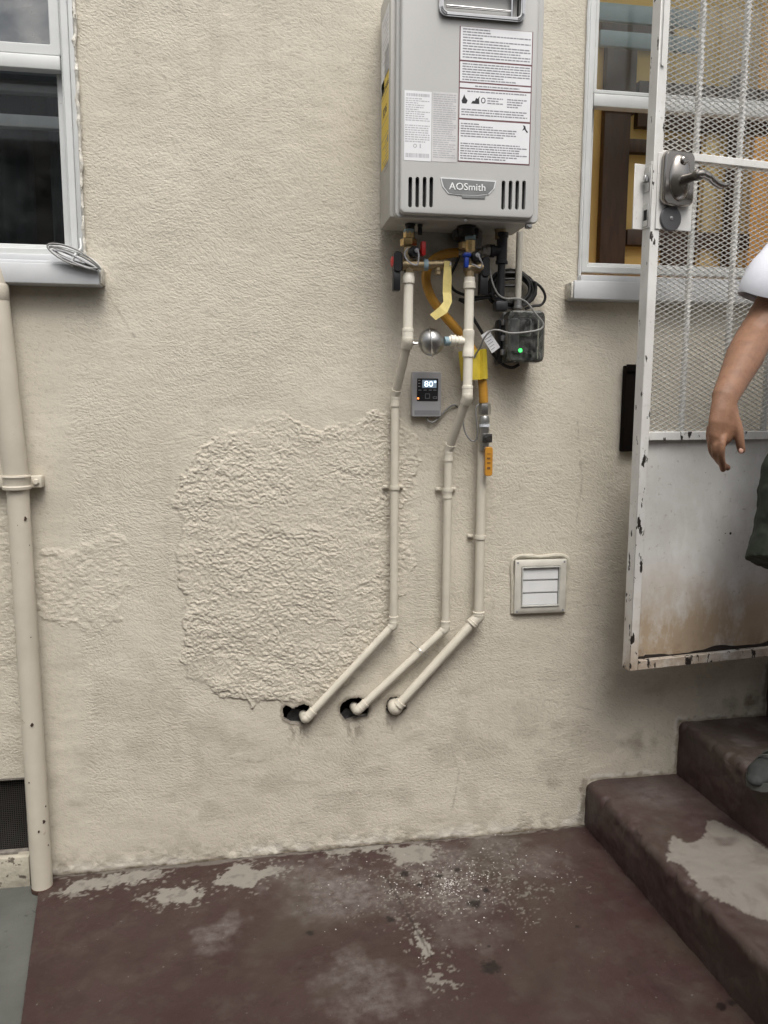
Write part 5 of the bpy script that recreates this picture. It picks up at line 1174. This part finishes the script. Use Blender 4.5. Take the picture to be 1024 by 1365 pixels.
# mesh_screen : expanded metal
def strand(bm, pts, w, th, y):
    n = len(pts); A = []
    for i, (x, z) in enumerate(pts):
        up = 1 if i % 2 else -1
        A.append([bm.verts.new((x, y+dy, z+dz)) for dy, dz in ((0, -w/2), (-th, w/2), (-th+.0006, w/2+.0004), (.0006, -w/2+.0004))])
    for i in range(n-1):
        for k in range(4): bm.faces.new((A[i][k], A[i+1][k], A[i+1][(k+1) % 4], A[i][(k+1) % 4]))
b = B(); px_, pz_ = .0275, .0066
s0, s1 = SW-.002, DWID-SW+.002
def meshpart(b, za, zb2):
    nrow = int((zb2-za)/pz_)
    for r in range(nrow+1):
        z = za+r*pz_; pts = []; k = 0; s = s0
        while s <= s1:
            # bond / long-way flats
            sg = 1 if (k % 2 == 0) else -1
            if r % 2: sg = -sg
            pts.append((s, z+sg*pz_*.44+math.sin(s*9+z*4)*.0012)); pts.append((s+px_*.10, z+sg*pz_*.44+math.sin(s*9+z*4)*.0012)); s += px_/2; k += 1
        strand(b, pts, .0027, .0022, -.030)
meshpart(b, zmr+.010, DH-.028)
obj('mesh_screen', b, M_mesh, door, world=False, smooth=0)
# twisted bars
def twisted(s, z0, z1, hw=.0066):
    b = B(); n = int((z1-z0)/.0032); R4 = []
    for i in range(n+1):
        z = z0+(z1-z0)*i/n; a = z/.0150*math.pi/2; R4.append([b.verts.new((s+hw*1.414*math.cos(a+k*math.pi/2), -.0245+hw*1.414*math.sin(a+k*math.pi/2), z)) for k in range(4)])
    for i in range(n):
        for k in range(4): b.faces.new((R4[i][k], R4[i][(k+1) % 4], R4[i+1][(k+1) % 4], R4[i+1][k]))
    return obj('twisted_bar', b, M_clean, door, world=False, smooth=25)
sb = [DP(915, 400, .018)[0], DP(972, 400, .018)[0]]; gap = sb[1]-sb[0]; s = sb[0]
while s < DWID-SW-.03: twisted(s, zmr+.012, DH-.028); s += gap
# flat strip at the top of the latch stile
s_, z_ = DP(880, 88); b = B(); prism(b, rrect(s_+.001, s_+.011, z_, DH-.05, .004, 3), -TH-.005, -TH-.0005); obj('cover_strip', b, M_clean, door, world=False)
# lock set
b = B(); a0 = DP(874, 203); a1 = DP(920, 309); dbox(b, .012, a1[0], TH+.0005, TH+.0035, a1[1], a0[1], .001); lp = obj('lock_plate', b, M_clean, door, world=False)
b = B(); dbox(b, -.034, -.0005, .001, .004, a1[1]+.004, a0[1]-.022, .001); dbox(b, -.003, -.0005, .001, .034, a1[1]+.004, a0[1]-.022, .0008); obj('latch_guard', b, M_clean, door, world=False)
b = B(); c1 = DP(880, 202); c2 = DP(917, 278)
lx0, lx1, lz0, lz1 = c1[0]+.001, c2[0], c2[1], c1[1]
lxm = (lx0+lx1)/2
prism(b, [(lx0, lz0+.012), (lx0+.012, lz0), (lxm, lz0-.004), (lx1-.012, lz0), (lx1, lz0+.012), (lx1-.001, lz1-.012), (lx1-.010, lz1), (lx0+.010, lz1), (lx0+.001, lz1-.012)], -TH-.024, -TH-.004, bev=.004); esc = obj('escutcheon', b, M_nickel, door, world=False)
b = B(); t = bmesh.new(); bmesh.ops.create_uvsphere(t, u_segments=24, v_segments=14, radius=1)
bmesh.ops.transform(t, matrix=Matrix.Translation((lxm, -TH-.022, (lz0+lz1)/2)) @ Matrix.Diagonal(((lx1-lx0)*.36, .016, (lz1-lz0)*.44, 1)), verts=t.verts); join(b, t); obj('domed_rosette', b, M_nickel, esc if False else door, world=False)
kz = lz1-.028; b = B(); lathe(b, (lxm+.002, -TH-.030, kz), (0, -1, 0), [(0, .011), (.008, .0105), (.011, .007)], 16); obj('thumb_turn', b, M_nickel, door, world=False)
hz = DP(908, 240, .07)[1]; b = B(); lathe(b, (lxm+.003, -TH-.030, hz), (.12, -1, 0), [(0, .0135), (.012, .012), (.040, .011), (.050, .014), (.062, .014), (.064, .011)], 18)
obj('lever_neck', b, mat('dark nickel', (.16, .15, .14), .3, 1, .1), door, world=False)
b = B(); hx = lxm+.010; yy = -TH-.085
loft(b, spline([(hx-.008, yy, hz), (hx+.012, yy-.002, hz+.002), (hx+.034, yy-.002, hz-.004), (hx+.058, yy+.002, hz-.015), (hx+.082, yy+.006, hz-.019), (hx+.104, yy+.008, hz-.014)], 6), [(.0125, .010)]*7+[(.0105, .008)]*6+[(.010, .006)]*6+[(.0095, .005)]*6+[(.007, .004)]*4+[(.004, .003)]*2, 12, ref=(0, 0, 1)); obj('lever_handle', b, M_nickel, door, world=False)
b = B(); c3 = DP(892, 292); lathe(b, (c3[0], -TH-.0036, c3[1]), (0, -1, 0), [(0, .033), (.004, .033), (.006, .031)], 36); dk = obj('deadbolt_cover', b, M_disk, door, world=False)
b = B(); lathe(b, (c3[0], -TH-.0097, c3[1]), (0, -1, 0), [(0, .005), (.0015, .005), (.002, .003)], 12); obj('cover_screw', b, M_steel, door, world=False)
b = B(); za, zc3 = DP(862, 222, .02)[1], DP(862, 256, .02)[1]; dbox(b, -.0055, -.0032, .008, .030, zc3, za, .0005); dbox(b, -.016, -.0055, .012, .026, (za+zc3)/2-.008, (za+zc3)/2+.010, .002)
za, zc3 = DP(862, 272, .02)[1], DP(862, 302, .02)[1]; dbox(b, -.0055, -.0032, .008, .030, zc3, za, .0005); obj('latch_faceplate', b, M_steel, door, world=False)
b = B(); za = DP(862, 272, .02)[1]; dbox(b, -.0062, -.0056, .012, .026, DP(862, 294, .02)[1], DP(862, 280, .02)[1], 0); obj('bolt_hole', b, M_dark, door, world=False, smooth=0)
for zz2 in (.25, 1.0, 1.8):
    b = B(); lathe(b, (DWID+.008, -.006, zz2), (0, 0, 1), [(0, .009), (.09, .009)], 12); obj('hinge', b, M_frame, door, world=False)

# ------------------------------------------------------------------ person on the steps
SZ = .343
per = thing('person', (1.70, -.36, SZ), 'person in white t-shirt and dark shorts standing on the steps, arm hanging', 'person')
def remeshed(name, bm, m, vox, smooth_it=4, parent=per, fac=.5):
    bmesh.ops.recalc_face_normals(bm, faces=bm.faces); me = bpy.data.meshes.new('tmp'); bm.to_mesh(me); bm.free(); o = bpy.data.objects.new('tmp', me); COL.objects.link(o)
    r = o.modifiers.new('r', 'REMESH'); r.mode = 'VOXEL'; r.voxel_size = vox
    s = o.modifiers.new('s', 'SMOOTH'); s.factor = fac; s.iterations = smooth_it
    me2 = bpy.data.meshes.new_from_object(o.evaluated_get(bpy.context.evaluated_depsgraph_get())); bpy.data.objects.remove(o); me2.name = name; me2.materials.clear()
    return mobj(name, me2, m, parent, smooth=180)
bx, by = 1.58, -.42           # body centre
def BP(dx, dy, z): return Vector((bx+dx, by+dy, SZ+z))
b = B()
# right arm (towards the picture): shoulder, elbow, wrist from the photo
SH = BP(-.190, .0, 1.42); 
EL = V(1004, 452, .49); WR_ = V(966, 531, .62)
mid1 = SH.lerp(EL, .5)
loft(b, [SH+Vector((.06, 0, .02)), SH, mid1, EL.lerp(SH, .15), EL, EL.lerp(WR_, .3), EL.lerp(WR_, .65), WR_, V(966, 546, .627), V(965, 556, .631)], [(.06, .06), (.055, .055), (.048, .048), (.043, .043), (.043, .042), (.044, .042), (.036, .034), (.0295, .0215), (.030, .0185), (.026, .014)], 20, ref=(1, 0, 0), round_end=False)
# hand
K = V(962, 580, .635)                          # knuckle row centre
loft(b, [WR_.lerp(EL, .1), WR_, V(966, 548, .628), V(965, 566, .634), V(959, 584, .635), V(957, 590, .634)], [(.016, .012), (.0270, .0190), (.0345, .019), (.038, .018), (.029, .016), (.023, .013)], 20, ref=(1, 0, 0), round_end=True)
# fingers: each own chain; index .. little, hanging and curled, seen from the back/side
def finger(P, r): loft(b, spline(P, 3), [r[0]+(r[1]-r[0])*i/(3*(len(P)-1)) for i in range(3*(len(P)-1)+1)], 12, round_end=True)
finger([V(965, 576, .640), V(962, 592, .650), V(961, 606, .648), V(963, 619, .634), V(964, 625.5, .622)], (.0102, .0074))        # index
finger([V(957, 577, .632), V(954, 594, .640), V(955, 608, .634), V(963, 619, .612), V(970, 623.5, .600)], (.0102, .0074))  # middle
finger([V(950, 576, .620), V(948, 591, .624), V(950, 603, .616), V(957, 612, .596), V(963, 615, .585)], (.0096, .0070))       # ring
finger([V(947, 570, .606), V(945.5, 583, .608), V(948, 593, .600), V(953, 600, .584)], (.0086, .0064))                        # little
finger([V(972, 545, .632), V(981, 562, .640), V(985, 577, .646), V(986.5, 590, .648), V(988.5, 600, .645)], (.0125, .0092))                        # thumb
# left arm
SL = BP(.20, .0, 1.42); EL2 = BP(.27, .03, 1.12); WL2 = BP(.26, -.12, .90)
loft(b, [SL+Vector((-.06, 0, .02)), SL, SL.lerp(EL2, .5), EL2, EL2.lerp(WL2, .3), WL2], [.06, .055, .048, .042, .043, (.022, .030)], 20)
loft(b, [WL2, WL2.lerp(EL2, -.12), WL2.lerp(EL2, -.36)], [(.020, .030), (.017, .038), (.013, .036)], 16, round_end=True)
dn = (WL2-EL2).normalized()
for k in range(4):
    q = WL2+dn*.085+Vector((0, -.027+.018*k, 0)); finger([q, q+dn*.035+Vector((0, 0, -.006)), q+dn*(.055+.005*(k in (1, 2)))+Vector((-.012, 0, -.016))], (.0092, .007))
finger([WL2+dn*.02+Vector((-.005, -.03, 0)), WL2+dn*.05+Vector((-.012, -.045, 0)), WL2+dn*.075+Vector((-.014, -.045, -.006))], (.011, .0085))
# torso, neck
loft(b, [BP(0, 0, .80), BP(0, 0, .90), BP(0, -.01, 1.05), BP(0, 0, 1.25), BP(0, 0, 1.40), BP(0, .01, 1.46), BP(0, .01, 1.50), BP(0, 0, 1.58)], [(.15, .11), (.165, .12), (.15, .11), (.165, .115), (.16, .09), (.09, .065), (.056, .056), (.052, .055)], 24, ref=(1, 0, 0))
# head
hc_ = BP(0, -.02, 1.66)
loft(b, [hc_+Vector((0, -.02, -.115)), hc_+Vector((0, -.012, -.09)), hc_+Vector((0, -.005, -.05)), hc_, hc_+Vector((0, .005, .05)), hc_+Vector((0, .008, .09)), hc_+Vector((0, .008, .112))], [(.028, .03), (.050, .062), (.064, .080), (.073, .092), (.074, .094), (.055, .072), (.02, .03)], 20, ref=(1, 0, 0))
loft(b, [hc_+Vector((0, -.090, .02)), hc_+Vector((0, -.112, -.022)), hc_+Vector((0, -.088, -.032))], [.008, .014, .010], 10, round_end=True)
loft(b, [hc_+Vector((-.022, -.083, -.062)), hc_+Vector((0, -.094, -.060)), hc_+Vector((.022, -.083, -.062))], [.004, .008, .004], 8, round_end=True)
for s in (-1, 1): loft(b, [hc_+Vector((s*.074, .005, -.03)), hc_+Vector((s*.082, .010, .0)), hc_+Vector((s*.078, .012, .025))], [(.008, .010), (.008, .018), (.006, .012)], 10, round_end=True)
# legs
KN = Vector((1.495, -.42, SZ+.48)); AN = Vector((1.640, -.285, SZ+.09)); HP_ = BP(-.10, 0, .86)
loft(b, [HP_, HP_.lerp(KN, .5), KN+Vector((0, 0, .05)), KN, KN.lerp(AN, .3)+Vector((0, .02, 0)), AN, AN+Vector((0, 0, -.04))], [.095, .082, .060, .056, .058, .038, .040], 20, ref=(1, 0, 0))
for s in (1,):
    hx_ = s*.095; fx_ = s*.12
    loft(b, [BP(hx_, 0, .88), BP(hx_, -.01, .70), BP(s*.10, -.015, .52), BP(s*.11, -.005, .46), BP(s*.115, .02, .34), BP(fx_, .01, .12), BP(fx_, .0, .06)], [.095, .082, .060, .056, .058, .038, .040], 20, ref=(1, 0, 0))
body = remeshed('body', b, M_skin, .0026, 5)
# nail on thumb
b = B(); t = bmesh.new(); bmesh.ops.create_uvsphere(t, u_segments=14, v_segments=8, radius=1); p = V(988, 600.5, .652)
bmesh.ops.transform(t, matrix=Matrix.Translation(p) @ Matrix.Diagonal((.0058, .0032, .0075, 1)), verts=t.verts); join(b, t); obj('thumbnail', b, M_nail, per)
for s in (-1, 1):
    b = B(); lathe(b, hc_+Vector((s*.030, -.081, .008)), (0, -1, 0), [(0, .012), (.005, .009), (.007, .004)], 14); obj('eye', b, M_eye, per)
b = B(); loft(b, [hc_+Vector((0, .030, -.05)), hc_+Vector((0, .025, .0)), hc_+Vector((0, .014, .05)), hc_+Vector((0, .008, .09)), hc_+Vector((0, .008, .118))], [(.073, .080), (.080, .088), (.082, .092), (.066, .082), (.03, .04)], 20, ref=(1, 0, 0), round_end=False); remeshed('hair', b, M_hair, .006, 3)
# t-shirt
b = B()
loft(b, [BP(0, 0, .78), BP(0, 0, .92), BP(0, -.01, 1.06), BP(0, 0, 1.25), BP(0, 0, 1.40), BP(0, .01, 1.465), BP(0, .01, 1.49)], [(.185, .138), (.180, .135), (.170, .128), (.185, .13), (.18, .108), (.105, .082), (.072, .070)], 28, ref=(1, 0, 0))
hemR = V(1019, 401, .470); axR = (hemR-SH).normalized()
slb = B(); ha = Vector((-.32, .16, -1)).normalized(); loft(slb, spline([SH+Vector((.03, 0, .02)), SH+Vector((-.02, 0, -.01)), SH.lerp(hemR, .5)+Vector((-.012, -.004, .012)), hemR-ha*.040, hemR-ha*.018, hemR-ha*.016, hemR], 4), [.076]*8+[.073]*4+[.069]*4+[.065]*4+[.0665]*5, 40, cap=False)
sl_o = obj('sleeve', slb, M_shirt, per, smooth=60); mo = sl_o.modifiers.new('s', 'SOLIDIFY'); mo.thickness = .003
hemL = SL.lerp(EL2, .68); loft(b, [SL+Vector((-.07, 0, .01)), SL, SL.lerp(hemL, .5), hemL], [.075, .074, .069, .064], 24)
sh_ = remeshed('t_shirt', b, M_shirt, .005, 4)
tx_ = bpy.data.textures.new('folds', 'CLOUDS'); tx_.noise_scale = .06
mo = sh_.modifiers.new('d', 'DISPLACE'); mo.texture = tx_; mo.strength = .010; mo.mid_level = .5
# shorts
b = B()
hq = Vector((1.405, -.455, SZ+.60))
loft(b, [BP(-.09, 0, .92), BP(-.11, 0, .84), BP(-.11, 0, .80).lerp(hq, .55), hq], [(.13, .125), (.150, .130), (.135, .122), (.138, .128)], 26, ref=(1, 0, 0))
for s in (1,):
    hemc = BP(s*.115, -.03, .53)
    loft(b, [BP(s*.085, 0, .90), BP(s*.10, 0, .76), BP(s*.115, -.015, .64), hemc], [(.115, .125), (.118, .125), (.112, .118), (.122, .125)], 26, ref=(1, 0, 0))
loft(b, [BP(0, 0, .80), BP(0, 0, .96)], [(.19, .135), (.175, .13)], 26, ref=(1, 0, 0))
shs = remeshed('shorts', b, M_short, .005, 3); mo = shs.modifiers.new('d', 'DISPLACE'); mo.texture = tx_; mo.strength = .016; mo.mid_level = .5
# shoes: right one toes out towards the picture's left
def shoe(toe, heel):
    toe, heel = Vector(toe), Vector(heel); d_ = (toe-heel); L_ = d_.length; d_.normalize(); sd_ = Vector((-d_.y, d_.x, 0)); z1_ = Vector((0, 0, 1))
    b = B(); P = [heel+d_*L_*t+z1_*h for t, h in ((.02, .045), (.10, .055), (.30, .060), (.50, .050), (.70, .040), (.88, .032), (.98, .026))]
    loft(b, P, [(.028, .026), (.046, .034), (.055, .036), (.042, .042), (.032, .047), (.026, .043), (.014, .024)], 20, ref=(0, 0, 1), round_end=True)
    up = remeshed('shoe', b, M_shoe, .004, 3)
    b = B(); out = []
    for t, wd in ((0, .022), (.08, .034), (.3, .034), (.5, .038), (.7, .048), (.88, .044), (1.0, .022), (1.03, .0)): out.append((t, wd))
    ring_ = [heel+d_*L_*t+sd_*wd for t, wd in out]+[heel+d_*L_*t-sd_*wd for t, wd in reversed(out[:-1])]
    lo = [b.verts.new(p+z1_*.001) for p in ring_]; hi = [b.verts.new(p+z1_*.026) for p in ring_]; n = len(lo); b.faces.new(lo); b.faces.new(hi[::-1])
    for i in range(n): b.faces.new((lo[i], hi[i], hi[(i+1) % n], lo[(i+1) % n]))
    obj('sole', b, M_sole, up, smooth=50)
    b = B()
    for k in range(4):
        c = heel+d_*L_*(.50+.09*k)+z1_*(.094-.006*k); loft(b, spline([c-sd_*.030-z1_*.012, c-sd_*.012+z1_*.001, c+sd_*.012+z1_*.001, c+sd_*.030-z1_*.012], 4), .0028, 6)
    obj('laces', b, M_sole, up)
tR = G(1004, 1043, SZ+.02); shoe((tR.x+.004, tR.y, SZ), (tR.x+.255, tR.y+.12, SZ))
shoe((bx+.17, by-.20, SZ), (bx+.115, by+.06, SZ))

# ------------------------------------------------------------------ plaster crumbs on the floor
b = B(); g = G(600, 1180)
for k in range(420):
    a = random.random()*6.28; r = abs(random.gauss(0, .12)); x = g.x+r*math.cos(a)*1.6; y = min(-.01, g.y+r*math.sin(a)); s = random.uniform(.0008, .0026)*(1.6 if random.random() < .06 else 1)
    t = bmesh.new(); bmesh.ops.create_icosphere(t, subdivisions=1, radius=s)
    for v in t.verts: v.co = Vector((v.co.x*random.uniform(.7, 1.3)+x, v.co.y*random.uniform(.7, 1.3)+y, v.co.z*.5+gz(x)+.001))
    join(b, t)
cr = obj('plaster_crumbs', b, mat('white crumbs', (.42, .40, .38), .8), smooth=0); tag(cr, 'white plaster crumbs scattered on the maroon floor below the pipes', 'debris', kind='stuff')

# ------------------------------------------------------------------ separate pieces become objects of their own
def split_loose(o, newname=None):
    bm = bmesh.new(); bm.from_mesh(o.data); bm.verts.ensure_lookup_table(); seen = set(); isl = []
    for v in bm.verts:
        if v in seen: continue
        st = [v]; seen.add(v); g = []
        while st:
            q = st.pop(); g.append(q)
            for e in q.link_edges:
                w_ = e.other_vert(q)
                if w_ not in seen: seen.add(w_); st.append(w_)
        isl.append({q.index for q in g})
    bm.free()
    if newname: o.name = newname
    if len(isl) < 2: return
    src = o.data
    for k, g in enumerate(isl):
        bm = bmesh.new(); bm.from_mesh(src); bm.verts.ensure_lookup_table()
        bmesh.ops.delete(bm, geom=[v for v in bm.verts if v.index not in g], context='VERTS')
        me = src.copy(); bm.to_mesh(me); bm.free()
        if k == 0: o.data = me
        else: c = o.copy(); c.data = me; COL.objects.link(c); c.parent = o.parent
SP = {'pvc_coupling': None, 'pipe_coupling': None, 'torn_lath_paper': None, 'pictograms': 'pictogram', 'screw': None, 'screws': 'screw', 'blind_rail': None, 'raised_sash_rail': None,
      'dark_timber_frame': 'timber', 'ochre_curtain': None, 'label_panels': 'label_panel', 'lower_run': None, 'laces': 'lace', 'button': None, 'coil_wrap': None, 'latch_faceplate': None, 'tie': None}
ST = ('small_print', 'screen_print', 'raised_marks', 'paint_chips', 'wire_screen')
for o in list(bpy.data.objects):
    n0 = o.name.split('.')[0]
    if n0 == 'hinge' and o.parent and o.parent.name == 'outlet_box': split_loose(o)
    elif n0 in SP: split_loose(o, SP[n0])
    elif n0 in ST: o['kind'] = 'stuff'
